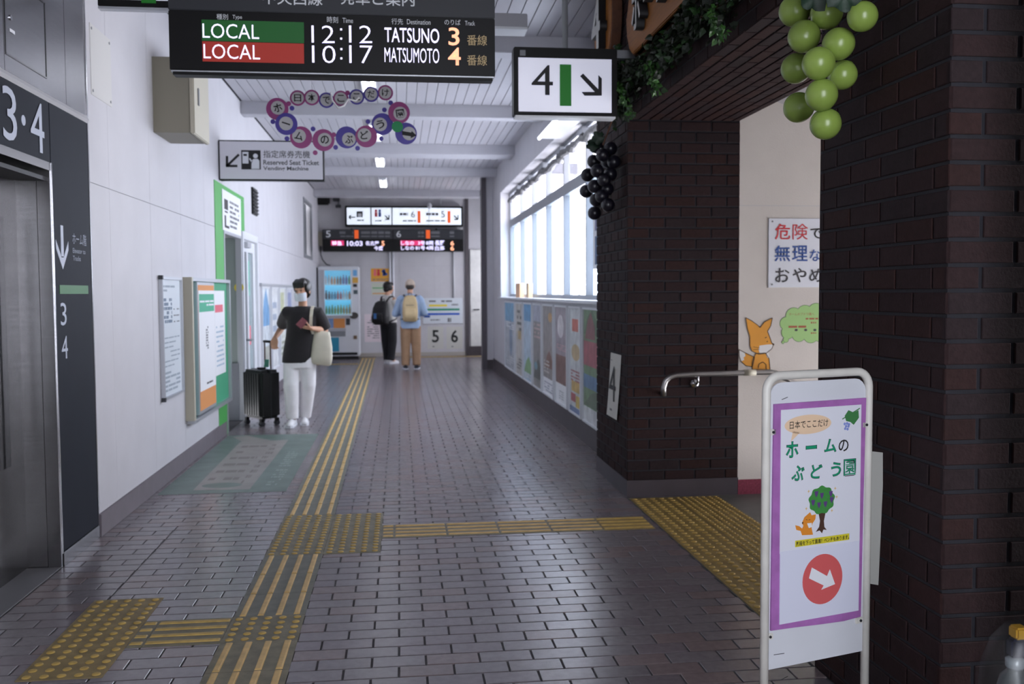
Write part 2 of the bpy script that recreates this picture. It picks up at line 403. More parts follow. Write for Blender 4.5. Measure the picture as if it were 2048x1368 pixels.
struct(MB().box(2.9, 3.1, 16.9, YE + .2, 0, 1.3).box(2.9, 3.1, 16.9, YE + .2, 2.3, ZC).box(2.9, 3.1, 16.9, 17.2, 1.3, 2.3).box(2.9, 3.1, YE - .1, YE + .2, 1.3, 2.3).build('wall_side', PALE), 'pale side wall of the far right recess')
w4 = struct(MB().box(2.95, 3.0, 17.2, YE - .1, 1.3, 1.36).box(2.95, 3.0, 17.2, YE - .1, 2.24, 2.3).box(2.95, 3.0, 17.2, 17.26, 1.36, 2.24).box(2.95, 3.0, YE - .16, YE - .1, 1.36, 2.24).build('window_added_far', ALUW), 'added unseen window brightening the far right recess')  # window added out of view to brighten the end wall
for a, b in ((17.24, 18.9), (18.9, YE - .14)): MB().box(2.97, 2.976, a, b, 1.34, 2.26).build('pane', GLASS, w4)
# white pilaster in front of the recess
pil = struct(MB().box(XP + .05, 2.9, 16.9, 17.1, 0, ZC).build('wall_pilaster', WHITE), 'white pilaster past the windows')
MB().box(1.455, XP + .05, 16.88, 17.1, 0, ZC).build('dark_channel', M('dark_channel', '#565157', .5), pil)
MB().box(XP + .05, 1.86, 16.875, 16.9, 0, .17).build('skirting_board', DSKIRT, pil)
MB().box(1.78, 1.80, 16.87, 16.9, 1.0, 1.18).build('cabinet_handle', MGREY, pil)
MB().box(1.75, 1.765, 16.88, 16.9, .02, 3.0).build('door_joint', GAP, pil)

# right wall with the long window
wr = MB().box(XR, XG + .15, YPB - .1, 15.62, 0, 1.29).box(XR, XG + .15, YPB - .1, 15.62, 3.0, ZC + .05).box(XR, XG + .15, 15.62, 16.9, 0, ZC + .05)
wall_right = struct(wr.build('wall_right', WHITE), 'white wall with poster row below the long window')
struct(MB().box(XR - .012, XR, YPB, 16.88, 0, .2).build('baseboard_right', DSKIRT), 'dark brown skirting below the poster row')
FRM = M('window_frame_grey', '#8b8f96', .45, .3)
w1 = MB().box(XG - .05, XG + .03, YPB, 15.6, 1.29, 1.34).box(XG - .05, XG + .03, YPB, 15.6, 2.43, 2.55).box(XG - .05, XG + .03, YPB, 15.6, 2.95, 3.0)
window_1 = struct(w1.build('window_1', FRM), 'long aluminium window flooding the passage with daylight')
mul = [15.58, 14.27, 13.0, 11.73, 10.46, 9.19, 7.92, 7.15]
for a in mul: MB().box(XG - .045, XG + .025, a - .025, a + .025, 1.33, 2.96).build('mullion', FRM, window_1)
for a, b in zip(mul[1:], mul):
    mid = (a + b) / 2
    MB().box(XG, XG + .02, mid - .015, mid + .015, 1.34, 2.43).build('stile', ALUW, window_1)
    MB().box(XG + .004, XG + .009, a + .02, mid, 1.335, 2.435).build('pane', GLASS, window_1)
    MB().box(XG + .012, XG + .017, mid, b - .02, 1.335, 2.435).build('pane', GLASSB, window_1)
    MB().box(XG + .004, XG + .009, a + .02, b - .02, 2.545, 2.955).build('pane', GLASS, window_1)
MB().box(XR - .06, XG - .05, YPB, 15.6, 1.265, 1.295).build('window_sill', ALUW, window_1, bevel=.006)
for nm, loc, ry, sx, sy in (('daylight_portal', (XG + .17, (15.6 + YPB) / 2, 2.15), math.pi / 2, 1.75, 8.5),):
    ld = bpy.data.lights.new(nm, 'AREA'); ld.shape = 'RECTANGLE'; ld.size = sx; ld.size_y = sy; ld.cycles.is_portal = True
    lo = bpy.data.objects.new(nm, ld); COL.link(lo); lo.location = loc; lo.rotation_euler = (0, ry, 0)

# brick pillar
pb = MB().box(XP + .006, 2.25, YP + .006, YPB, .0, ZC)
pillar = struct(pb.build('brick_pillar', MORTAR), 'dark brick pillar at the far side of the stair opening')
cells = bond(PF, XP, 2.25, .115, ZS, .21, .07, .011, off=1.636, voff=.038) + bond(BL, -YPB, -YP - .004, .115, ZC, .21, .07, .011, off=-6.2, voff=.038)
lay(pillar, 'brick', cells, [B1, B2, B3], t=.0, ch=.0025, sink=.016, stuffname='more_bricks')
MB().box(XP - .004, 2.252, YP - .006, YPB, 0, .115).build('skirting', M('pillar_skirting', '#3f3940', .5, var=.1), pillar)
# near brick column
cb = MB().box(XP + .006, 2.6, YC + .006, YCB, 0, ZC).box(XP + .001, XP + .02, YCB - .006, YCB, 0, ZS)
column = struct(cb.build('brick_column', MORTAR), 'dark brick column at the near right')
cells = bond(CF, XP, 2.6, 0, ZS + .3, .2, .07, .012, off=1.49, voff=.038) + bond(BL, -YCB, -YC - .003, 0, ZS, .2, .07, .010, off=-2.63, voff=.038)
lay(column, 'brick', cells, [B1, B2, B3], t=.0, ch=.0025, sink=.016, stuffname='more_bricks')
# lintel over the stair opening
lb = MB().box(XP + .006, 2.24, YC + .02, YP + .02, ZS + .006, ZC)
lintel = struct(lb.build('brick_lintel', MORTAR), 'brick beam and soffit over the stair opening')
SO = Fr((0, 0, ZS), (0, 1, 0), (1, 0, 0))
cells = bond(SO, YCB - .3, YP, XP, 2.24, .21, .07, .010, off=.05, voff=XP) + bond(BL, -YP, -YC, ZS, ZC, .21, .07, .010, off=.0, voff=.038)
lay(lintel, 'brick', cells, [B1, B2, B3], t=.0, ch=.0025, sink=.016, stuffname='more_bricks')

# stairwell beyond the opening
sw = MB().box(2.25, 7.0, YP, YP + .2, -3, ZC).box(2.55, 7.0, YCB - .2, YCB, -3, ZC)
wall_stair = struct(sw.build('wall_stair', PLASTER), 'rough white plaster wall of the stairwell')
MB().box(2.25, 2.95, YP - .008, YP, 0, .1).build('red_skirting', REDSK, wall_stair)
MB().box(2.25, 2.95, YP - .0012, YP, 1.936, 1.939).build('wall_joint', LGREY, wall_stair)
struct(MB().add([(2.2, YCB - .2, 2.74), (7, YCB - .2, .9), (7, YP + .2, .9), (2.2, YP + .2, 2.74), (2.2, YCB - .2, 2.9), (7, YCB - .2, 1.06), (7, YP + .2, 1.06), (2.2, YP + .2, 2.9)], [(0, 1, 2, 3), (4, 7, 6, 5), (0, 4, 5, 1), (1, 5, 6, 2), (2, 6, 7, 3), (3, 7, 4, 0)]).build('ceiling_stair', PALE), 'sloping ceiling over the stairs')
stairs = struct(MB().box(2.95, 7.0, YCB, YP, -3, -2.6).build('stair_floor', GFLOOR), 'stairs going down to the platform')
for i in range(13): MB().box(2.95 + .3 * i, 3.25 + .3 * i, YCB, YP, -3, -.17 * (i + 1)).build('step', GFLOOR, stairs)
# the near end of the hall, behind the camera, with an unseen window added to light the foreground
WA, WB = -.35, 1.4
struct(MB().box(XL - .3, WA, YB - .2, YB, 0, ZC).box(WB, 3.2, YB - .2, YB, 0, ZC).box(WA, WB, YB - .2, YB, 0, .25).box(WA, WB, YB - .2, YB, 3.35, ZC).build('wall_front', WHITE), 'white wall behind the viewpoint around an added light window')
w3 = struct(MB().box(WA, WB, YB - .12, YB - .06, .25, .3).box(WA, WB, YB - .12, YB - .06, 3.3, 3.35).box(WA, WA + .05, YB - .12, YB - .06, .3, 3.3).box(WB - .05, WB, YB - .12, YB - .06, .3, 3.3).build('window_added_rear', FRM), 'added unseen window behind the viewpoint lighting the foreground')
for a in (WA + .04, WA + .83): MB().box(a, a + .92, YB - .10, YB - .095, .29, 3.31).build('pane', glassmat('clear_glass', '#f6f8fa') if 'clear_glass' not in MATS else MATS['clear_glass'], w3)
for a in (WA + .85,): MB().box(a - .02, a + .02, YB - .12, YB - .07, .3, 3.3).build('mullion', FRM, w3)
ld = bpy.data.lights.new('rear_daylight_portal', 'AREA'); ld.shape = 'RECTANGLE'; ld.size = 1.8; ld.size_y = 3.2; ld.cycles.is_portal = True
lo = bpy.data.objects.new('rear_daylight_portal', ld); COL.link(lo); lo.location = ((WA + WB) / 2, YB - .22, 1.95); lo.rotation_euler = (math.pi / 2, 0, 0)
struct(MB().box(1.565, 2.8, YB, 2.19, 0, ZC).build('wall_added_shade', M('shade_wall_brown', '#4a3b3b', .8, var=.1)), 'added brown wall out of view that shades the near column')  # unseen wall added to shade the right part of the column front
# ------------------------------------------------------------------ ceiling lights
def tube_light(y, label, on=True):
    t = thing('ceiling_light', label, 'ceiling light', (-.28, y, ZC - .004), group='fluorescent ceiling lights')
    MB().box(-.36, -.20, y - .63, y + .63, ZC - .045, ZC - .004).build('housing', BEAMW, t, bevel=.008)
    for s in (-1, 1):
        MB().tube([(-.28 + s * .04, y - .58, ZC - .065), (-.28 + s * .04, y + .58, ZC - .065)], .016, 12).build('tube', LAMP, t, smooth=True)
    for s in (-1, 1): MB().box(-.34, -.22, y + s * .59 - .012, y + s * .59 + .012, ZC - .085, ZC - .04).build('socket', ALUW, t)
for y, lb in ((6.45, 'twin tube ceiling light above the grape decoration'), (9.4, 'twin tube ceiling light just below the departure board in view'),
              (12.3, 'twin tube ceiling light seen past the grape decoration'), (14.9, 'twin tube ceiling light behind the widest beam'), (17.9, 'twin tube ceiling light farthest down the passage')):
    tube_light(y, lb)
# box of the wall light under the ceiling at the window
t = thing('wall_light', 'white wall light box above the window with a lit lower edge', 'wall light', (1.53, 8.45, 2.91))
MB().add([(1.40, 7.2, 2.93), (XR, 7.2, 2.93), (XR, 7.2, 3.16), (1.5, 7.2, 3.16), (1.40, 9.67, 2.93), (XR, 9.67, 2.93), (XR, 9.67, 3.16), (1.5, 9.67, 3.16)],
         [(0, 1, 2, 3), (7, 6, 5, 4), (0, 4, 5, 1), (1, 5, 6, 2), (2, 6, 7, 3), (3, 7, 4, 0)]).build('housing', BEAMW, t)
MB().tube([(1.42, 7.25, 2.918), (1.42, 9.62, 2.918)], .012, 10).build('tube', LAMP, t, smooth=True)
# ceiling raceway above the departure board
CB = Fr((0, 6.5, 0), (1, 0, 0), (0, 0, 1))
t = thing('cable_raceway', 'grey metal cable duct hung under the ceiling beside the departure board', 'cable duct', (.3, 6.58, ZC))
u0, u1, v0, v1 = CB.pr(700, 22, 1055, 50)
MB().box(u0, u1, 6.5, 6.66, v0, v1).build('duct', M('duct_grey', '#9a9aa0', .4, .3), t, bevel=.004)
MB().box(u0, u1, 6.49, 6.67, v0 - .016, v0).build('lid', ALUW, t)
for x in (-.1, .6): MB().box(x, x + .03, 6.56, 6.6, v1, ZC).build('hanger', ALU, t)

# ------------------------------------------------------------------ departure board
DB = Fr((0, 4.8, 0), (1, 0, 0), (0, 0, 1))
LEDW = M('led_white', '#dcdcff', .5, emit='#e2dcff', es=1.15)
LEDO = M('led_orange', '#ffb48c', .5, emit='#ffb48c', es=1.1)
LEDT = M('led_dim_amber', '#7a6a50', .5, emit='#a08c68', es=.6)
LEDG = M('led_green', '#05350f', .5, emit='#045a1a', es=.5)
LEDR = M('led_red', '#6e1a12', .5, emit='#a82a1c', es=.5)
t = thing('departure_board', 'black hanging departure board with two local trains in white lights', 'departure board', (-.3, 4.8, 2.45))
u0, u1 = DB.px(338, 90)[0], DB.px(990, 90)[0]; vb = DB.px(660, 146)[1]; vm = DB.px(660, 28)[1]
MB().box(u0, u1, 4.8, 4.9, vb, vm).build('display_housing', M('board_black', '#060608', .4, spec=.25), t, bevel=.004)
MB().box(u0, u1, 4.798, 4.9, vm, vm + .2).build('header', M('board_header', '#24272d', .45), t, bevel=.003)
MB().box(u0 + .005, u1 - .005, 4.805, 4.9, vb - .006, vb).build('lip', ALU, t)
MB().box(u0 + .012, u1 - .012, 4.81, 4.88, vb - .02, vb - .006).build('bottom_tray', BLACK, t)
for x in (u0 + .25, u1 - .25): MB().tube([(x, 4.85, vm + .19), (x, 4.85, ZC - .002)], .02).build('hanger', MGREY, t)
DIMW = M('glowing_white_print', '#c4c7cc', .6, emit='#a8acb4', es=.3)  # printed lettering given a faint glow so it reads brighter
DB.ptext('中央西線', 525, -19, 645, 10, .0035, DIMW, t, bold=.006); DB.ptext('発車ご案内', 680, -19, 829, 11, .0035, DIMW, t, bold=.006)
for s, x0, y0, x1, y1 in (('種別', 433, 28, 456, 39), ('Type', 465, 30, 484, 40), ('時刻', 654, 33, 676, 46), ('Time', 685, 36, 706, 46), ('行先', 783, 37, 806, 49), ('Destination', 814, 39, 861, 49), ('のりば', 889, 39, 921, 50), ('Track', 930, 42, 950, 51)):
    DB.ptext(s, x0, y0, x1, y1, .002, DIMW, t)
mb = MB(); DB.rect(mb, *DB.pr(403.5, 42, 608, 84), 0, .0015); mb.build('led_field', LEDG, t, label='green lit field')
mb = MB(); DB.rect(mb, *DB.pr(405, 85, 608, 125), 0, .0015); mb.build('led_field', LEDR, t, label='red lit field')
for s, x0, y0, x1, y1, m, b in (('LOCAL', 405, 48, 518, 77, LEDW, -.004), ('LOCAL', 407, 89, 520, 118, LEDW, -.004), ('12', 623, 51, 669, 86, LEDW, -.012), ('12', 698, 51, 744, 86, LEDW, -.012), ('10', 624, 91, 671, 126, LEDW, -.012), ('17', 698.5, 91, 745, 126.5, LEDW, -.012),
        ('TATSUNO', 769, 56, 878.5, 85.5, LEDW, .008), ('MATSUMOTO', 769, 96, 878.5, 125.5, LEDW, .0), ('3', 897, 55, 919, 91, LEDO, .012), ('4', 896, 95, 921.5, 130.5, LEDO, .012), ('番線', 934, 70, 974, 91, LEDT, 0.), ('番線', 934, 110, 974, 131, LEDT, 0.)):
    DB.ptext(s, x0, y0, x1, y1, .003, m, t, bold=b)

for x, y in ((682.3, 59), (682.3, 77.5), (682.8, 98.5), (682.8, 117)):
    mb = MB(); DB.rect(mb, *DB.pr(x - 2, y - 2, x + 2, y + 2), .0015, .003); mb.build('colon_dot', LEDW, t)
# the sign half hidden behind the board
S3 = Fr((0, 5.25, 0), (1, 0, 0), (0, 0, 1))
t = thing('track_sign', 'black framed hanging sign partly hidden behind the departure board', 'sign', (-1.2, 5.3, 2.9))
u0 = S3.px(195, 10)[0]; vb = S3.px(250, 13)[1]
MB().box(u0, u0 + .75, 5.25, 5.31, vb, vb + .42).build('frame', BLACK, t, bevel=.004)
mb = MB(); S3.rect(mb, u0 + .03, u0 + .72, vb + .035, vb + .34, 0, .002); mb.build('face', LBOX, t)
mb = MB(); S3.rect(mb, S3.px(283, 0)[0], S3.px(312, 0)[0], vb + .02, vb + .3, .002, .004); mb.build('green_bar', DGREEN, t)
MB().box(u0, u0 + .75, 5.255, 5.305, vb - .012, vb).build('lip', ALU, t)
MB().tube([(u0 + .37, 5.28, vb + .41), (u0 + .37, 5.28, ZC)], .018).build('hanger', MGREY, t)

# lit platform 4 sign
S4 = Fr((0, 5.9, 0), (1, 0, 0), (0, 0, 1))
t = thing('track_sign', 'lit white hanging sign with 4, green bar and diagonal arrow', 'sign', (1.04, 5.95, 2.47))
u0, u1, v0, v1 = S4.pr(1028, 95, 1235, 231)
MB().box(u0, u1, 5.905, 6.02, v0, v1).build('frame', BLACK, t, bevel=.006)
mb = MB(); S4.rect(mb, *S4.pr(1037, 117, 1223, 224), -.006, .001); mb.build('face', LBOX, t)
S4.ptext('4', 1063, 130, 1106, 190, .002, INK, t)
mb = MB(); S4.rect(mb, *S4.pr(1119.5, 129, 1142.5, 212), .001, .0025); mb.build('green_bar', DGREEN, t)
mb = MB()
for pts in ([(1160, 152.5), (1166, 147), (1196.5, 178.5), (1196.5, 150), (1203.5, 157), (1203.5, 191.5), (1169, 191.5), (1163, 184), (1189.5, 184)],):
    S4.poly(mb, [S4.px(*q) for q in pts], .001, .0025)
mb.build('arrow', INK, t)
mb = MB(); S4.rect(mb, *S4.pr(1040, 100, 1051, 111), -.005, .0015); mb.build('unlit_icon', MGREY, t)
MB().box(u0 + .01, u1 - .01, 5.91, 6.01, v0 - .012, v0).build('lip', ALUW, t)
MB().tube([(u0 + .33, 5.96, v1), (u0 + .33, 5.96, ZC - .002)], .018).build('hanger', MGREY, t)
MB().box(u1 - .02, XP - .002, 5.93, 5.99, v1 - .05, v1).build('side_bracket', MGREY, t)

# reserved seat ticket sign on the left wall
ST = Fr((0, 9.4, 0), (1, 0, 0), (0, 0, 1))
t = thing('ticket_sign', 'white projecting sign for the reserved seat ticket vending machine', 'sign', (XL, 9.45, 2.45))
u0, u1, v0, v1 = ST.pr(440, 281, 648, 361); u0 = XL + .005
MB().box(u0, u1, 9.4, 9.5, v0, v1).build('frame', BLACK, t, bevel=.004)
mb = MB(); ST.rect(mb, u0 + .01, u1 - .012, v0 + .012, v1 - .012, -.004, .002); mb.build('face', M('glowing_sign_face', '#c9c9d2', .5, emit='#c8c8d6', es=.12), t)  # unlit face given a faint glow of its own
mb = MB(); ST.stroke(mb, [ST.px(478, 309), ST.px(455, 331)], .022, .002, .004); ST.stroke(mb, [ST.px(454, 312), ST.px(454, 333)], .022, .002, .004); ST.stroke(mb, [ST.px(452, 332), ST.px(475, 332)], .022, .002, .004); mb.build('arrow', INK, t)
mb = MB(); ST.rect(mb, *ST.pr(482.7, 300.5, 521.5, 339), .002, .0035); ic = mb.build('icon', INK, t, label='black ticket machine icon')
mb = MB(); ST.rect(mb, *ST.pr(485, 304, 497, 327), .0035, .005); ST.disc(mb, *ST.px(511, 312), .022, .0035, .005); ST.poly(mb, [ST.px(*q) for q in ((503, 338), (503, 322), (507, 318), (516, 318), (519, 322), (519, 338))], .0035, .005); ST.stroke(mb, [ST.px(505, 325), ST.px(499, 317)], .014, .0035, .005); mb.build('icon_figure', WPRINT, ic)
mb = MB(); ST.rect(mb, *ST.pr(487, 308, 494, 312), .005, .006); mb.build('icon_screen', INK, ic)
INKD = M('soft_black_ink', '#35353a', .6)
ST.ptext('指定席券売機', 526.5, 301, 620, 316, .0035, INKD, t, bold=.0)
ST.ptext('Reserved Seat Ticket', 526.5, 320, 638, 330, .0035, INKG, t, bold=.02)
ST.ptext('Vending Machine', 526.5, 333, 617, 343, .0035, INKG, t, bold=.02)

# ring of grape discs hung across the passage
DR = Fr((0, 6.2, 0), (1, 0, 0), (0, 0, 1))
t = thing('grape_ring', 'hanging ring of purple and magenta lettered discs like grapes', 'decoration', (-.35, 6.2, 2.48))
PUR = M('disc_purple', '#4a3f9a', .45); MAG = M('disc_magenta', '#95407c', .45); GRD = M('disc_green', '#1d8a55', .5); DGR = M('disc_grey', '#b9b9bd', .6); INKK = M('marker_black', '#141416', .6)
def zp(x, y): return 320 + x / 3.012, y / 3.012
big = [('ホ', 707, 657, 'm', 710, 650, .25), ('ー', 762, 748, 'p', 760, 745, -.3), ('ム', 850, 828, 'm', 838, 820, -.25), ('の', 985, 845, 'm', 993, 843, .1), ('ぶ', 1125, 828, 'p', 1138, 840, .1), ('ど', 1243, 823, 'm', 1232, 815, .1), ('う', 1340, 748, 'p', 1327, 750, .25), ('園', 1440, 680, 'm', 1447, 685, .15), ('→', 1482, 805, 'p', 1500, 805, -.1)]
small = [('日', 830, 592, 'm'), ('本', 915, 590, 'm'), ('で', 1003, 605, 'p'), ('こ', 1090, 595, 'm'), ('こ', 1185, 585, 'p'), ('だ', 1272, 570, 'p'), ('け', 1358, 560, 'm')]
dots = [(680, 733, 'p'), (765, 835, 'p'), (922, 777, 'p'), (1058, 888, 'p'), (1190, 893, 'p'), (1253, 733, 'p'), (1332, 835, 'p'), (1352, 662, 'p'), (1390, 620, 'p'), (935, 920, 'm'), (1047, 812, 'm'), (795, 652, 'p'), (775, 625, 'm'), (1130, 560, 'm')]
S_ = 6.2 / 1902.8 / 3.012
ring = []
for i, (s, x, y, c, ix, iy, ro) in enumerate(big):
    n = .004 * (i % 2); u, v = DR.px(*zp(x, y)); r = 64 * S_; mb = MB(); DR.disc(mb, u, v, r, n, n + .003, 32); d = mb.build('disc', PUR if c == 'p' else MAG, t)
    a, b = DR.px(*zp(ix, iy)); mb = MB(); DR.disc(mb, a, b, r * .62, n + .003, n + .0042, 28); mb.build('label_disc', DGR, d)
    k = r * .38
    if s == '→':
        mb = MB(); DR.poly(mb, [(a - .045, b + .016), (a + .015, b + .006), (a + .017, b + .017), (a + .048, b - .012), (a + .01, b - .03), (a + .012, b - .018), (a - .043, b - .01)], n + .0042, n + .005); mb.build('arrow', INKK, d)
    else: DR.text(s, a - k, a + k, b - k * (.18 if s == 'ー' else 1), b + k * (.18 if s == 'ー' else 1), n + .005, INKK, d, bold=.02, rot=ro)
for i, (s, x, y, c) in enumerate(small):
    n = .005 + .004 * (i % 2); u, v = DR.px(*zp(x, y)); r = 45 * S_; mb = MB(); DR.disc(mb, u, v, r, n, n + .003, 28); d = mb.build('disc', PUR if c == 'p' else MAG, t)
    mb = MB(); DR.disc(mb, u, v, r * .78, n + .003, n + .0042, 24); mb.build('label_disc', DGR, d)
    k = r * .46; DR.text(s, u - k, u + k, v - k, v + k, n + .005, INKK, d, bold=.015)
for x, y, c in dots:
    mb = MB(); DR.disc(mb, *DR.px(*zp(x, y)), 14 * S_, -.002, .002, 16); mb.build('dot', PUR if c == 'p' else MAG, t)
mb = MB(); DR.disc(mb, *DR.px(*zp(1430, 765)), 33 * S_, .008, .011, 20); mb.build('leaf_dot', GRD, t)
WIRE = M('clear_wire', '#c8ccd0', .2)
hoop = [DR.p(*DR.px(*zp(x, y)), -.004) for x, y in [(q[1], q[2]) for q in big[:8]] + [(1390, 620), (1358, 560), (1272, 570), (1185, 585), (1090, 595), (1003, 605), (915, 590), (830, 592), (707, 657)]]
MB().tube(hoop, .003, 6).build('hoop_wire', WIRE, t)
for q in ((915, 590), (1272, 570)):
    a = DR.p(*DR.px(*zp(*q)), -.004); MB().tube([a, (a.x, a.y, ZC)], .0012, 5).build('hanging_thread', WIRE, t)
# crumpled clear tape on the ring, its glint put into the near-white colour
mb = MB(); pts = [DR.p(*DR.px(*zp(x, y)), .014 + (i % 2) * .006) for i, (x, y) in enumerate(((1030, 560), (1040, 610), (1075, 655), (1110, 640), (1135, 600), (1180, 610), (1200, 590)))]
mb.tube(pts, .006, 6); mb.build('clear_tape', M('glint_white', '#eef0f4', .1, spec=1.), t, smooth=True)

# ------------------------------------------------------------------ lift entrance
t = thing('elevator', 'steel lift entrance with navy panels reading 3 and 4', 'elevator', (XL, 4.7, 0))
NV = [4.34, 4.945, 5.535]
MB().box(XL - .25, XL, 3.85, 4.955, 2.02, 2.315).build('header_panel', NAVY, t, bevel=.002)
MB().box(XL - .25, XL, 4.962, 5.532, .075, 2.315).build('side_panel', NAVY, t, bevel=.002)
MB().box(XL - .25, XL + .006, 4.968, 5.542, 0, .073).build('plinth', STEEL, t, bevel=.002)
MB().box(XL - .02, XL + .004, 5.532, 5.545, .07, ZC).build('edge_trim', CHROME, t)
MB().box(XL - .02, XL + .004, 4.955, 4.963, .07, 2.02).build('edge_trim', CHROME, t)
MB().add([(XL, 3.85, 2.315), (XL, 5.54, 2.315), (XL + .012, 5.54, 2.33), (XL + .012, 3.85, 2.33), (XL, 3.85, 2.352), (XL, 5.54, 2.352)], [(0, 1, 2, 3), (3, 2, 5, 4), (0, 3, 4), (1, 5, 2)]).build('bright_trim', M('trim_highlight', '#d2d2d6', .35, .2), t)  # highlight of the steel trim put into a pale base colour
for a, b in ((3.85, 4.44), (4.443, 5.215), (5.218, 5.535)): MB().box(XL - .25, XL - .001, a, b, 2.352, ZC).build('steel_panel', STEEL, t, bevel=.0015)
mb = MB()
for q in ((4.455, 4.462, 2.43, 2.79), (4.94, 4.947, 2.43, 2.79), (4.455, 4.947, 2.425, 2.432), (4.455, 4.947, 2.785, 2.792)): LW.rect(mb, *q, 0, .002)
mb.build('hatch_outline', STEELD, t)
mb = MB(); LW.disc(mb, 4.52, 2.60, .012, -.001, .004, 14); mb.build('hatch_lock', CHROME, t)
mb = MB(); LW.rect(mb, 4.505, 4.56, 2.535, 2.55, 0, .002); mb.build('hatch_tag', WPRINT, t)
# jamb, door and threshold
MB().box(XL - .062, XL, 4.94, 4.957, 0, 2.02).build('outer_jamb', STEEL, t)
MB().box(XL - .165, XL - .068, 4.95, 4.965, 0, 2.02).build('inner_jamb', STEEL, t)
MB().box(XL - .07, XL - .06, 4.96, 4.98, 0, 2.02).build('jamb_gap', BLACK, t)
MB().box(XL - .2, XL - .165, 4.0, 4.97, 0, 1.98).build('lift_door', STEELD, t)
mb = MB(); LW.rect(mb, 4.2, 4.78, .55, 1.74, -.165, -.16); mb.build('door_window', M('dark_glass', '#050608', .08), t)
MB().box(XL - .25, XL - .0, 3.85, 4.95, 1.98, 2.02).build('door_head', STEELD, t)
MB().box(XL - .21, XL - .02, 4.0, 4.94, 1.93, 1.95).build('head_track', BLACK, t)
MB().box(XL - .25, XL, 3.85, 4.0, 0, 1.98).build('near_jamb', STEEL, t)
MB().box(XL - .17, XL - .005, 4.0, 4.94, .0, .006).build('door_sill', M('sill_grey', '#77767a', .5, .2), t)
PBW = M('panel_white_print', '#b9c0d0', .5)
for s, x0, y0, x1, y1 in (('3', 4, 172, 32, 280), ('4', 60, 207, 87, 304)):
    a = LW.px(x0, (y0 + y1) / 2)[0]; b = LW.px(x1, (y0 + y1) / 2)[0]
    LW.text(s, a, b, 2.05, 2.285, .003, PBW, t, name='numeral')
mb = MB(); LW.disc(mb, 4.628, 2.168, .024, .0, .002, 16); mb.build('middle_dot', PBW, t)
mb = MB(); c = 5.085
LW.rect(mb, c - .018, c + .018, 1.56, 1.722, 0, .002)
LW.poly(mb, [(c - .018, 1.565), (c - .09, 1.645), (c - .088, 1.6), (c, 1.5), (c + .088, 1.6), (c + .09, 1.645), (c + .018, 1.565)], 0, .002); mb.build('down_arrow', PBW, t)
PBD = M('panel_dim_print', '#8d93a3', .5)
LW.text('ホーム階', 5.24, 5.46, 1.635, 1.695, .002, PBD, t); LW.text('Elevator to', 5.24, 5.44, 1.59, 1.615, .002, PBD, t); LW.text('Tracks', 5.24, 5.36, 1.55, 1.575, .002, PBD, t)
mb = MB(); LW.rect(mb, 5.03, 5.47, 1.375, 1.42, 0, .002); mb.build('green_bar', M('dull_green_print', '#39743f', .5), t)
LW.text('3', 5.03, 5.115, 1.215, 1.33, .002, PBW, t, name='numeral'); LW.text('4', 5.03, 5.12, 1.045, 1.16, .002, PBW, t, name='numeral')

# ------------------------------------------------------------------ left wall fittings
o = MB(); LW.rect(o, 5.62, 6.0, 2.49, 2.885, -.002, .004)
o = o.build('access_panel', M('warm_white_panel', '#cccbc9', .55)); tag(o, 'flush cream access panel high beside the lift', 'panel')
mb = MB()
for a in (5.645, 5.975):
    for b in (2.515, 2.86): LW.disc(mb, a, b, .008, .0, .007, 10)
mb.build('screws', MGREY, o)
t = thing('junction_box', 'taupe metal cabinet mounted high on the left wall', 'cabinet', (XL, 7.2, 2.5))
xb = at(385, 200, 1, 6.985).x
MB().box(XL - .005, xb - .02, 6.985, 7.5, 2.505, 3.03).build('body', TAUPE, t, bevel=.004)
MB().box(xb - .02, xb + .012, 6.98, 7.505, 2.5, 3.035).build('door', CREAM, t, bevel=.006)
MB().box(xb + .012, xb + .02, 7.1, 7.13, 2.72, 2.84).build('latch', MGREY, t)
# framed notice
def marks(mb, fr, u0, u1, v0, v1, rows, n0, seed=1, h=.5, mi=0):
    r = random.Random(seed); dv = (v1 - v0) / rows
    for i in range(rows):
        a = u0
        while a < u1 - .01:
            w = r.uniform(.1, .45) * (u1 - u0); b = min(u1, a + w)
            if r.random() < .8: fr.rect(mb, a, b, v0 + i * dv, v0 + i * dv + dv * h, n0, n0 + .0006, mi)
            a = b + .03 * (u1 - u0) + .004
def framed(name, label, cat, fr, u0, u1, v0, v1, dep, fmat, w=.02, group=None, base=None):
    b = fr.p((u0 + u1) / 2, v0, 0); t = thing(name, label, cat, b, group=group)
    for q in ((u0, u0 + w, v0, v1), (u1 - w, u1, v0, v1), (u0 + w, u1 - w, v0, v0 + w), (u0 + w, u1 - w, v1 - w, v1)):
        mb = MB(); fr.rect(mb, *q, -.001, dep); mb.build('frame_rail', fmat, t, bevel=.003)
    return t
t = framed('notice_frame', 'narrow silver framed timetable notice nearest the lift', 'notice', LW, 7.01, 7.64, .61, 1.497, .03, ALU)
mb = MB(); LW.rect(mb, 7.03, 7.62, .63, 1.477, 0, .012); sh = mb.build('sheet', M('notice_paper', '#d5dde4', .35), t)
mb = MB(); marks(mb, LW, 7.08, 7.57, .66, .82, 5, .012, 3); marks(mb, LW, 7.08, 7.57, .84, 1.08, 7, .012, 4, .3); marks(mb, LW, 7.1, 7.45, 1.39, 1.45, 2, .012, 5); mb.build('print', M('pale_grey_print', '#97a3ae', .6), sh)
mb = MB(); marks(mb, LW, 7.06, 7.35, 1.16, 1.35, 6, .012, 8, .7); mb.build('print', M('slate_print', '#66788c', .6), sh)
mb = MB(); marks(mb, LW, 7.4, 7.58, 1.16, 1.3, 3, .012, 9, .2); mb.build('print', INKG, sh)
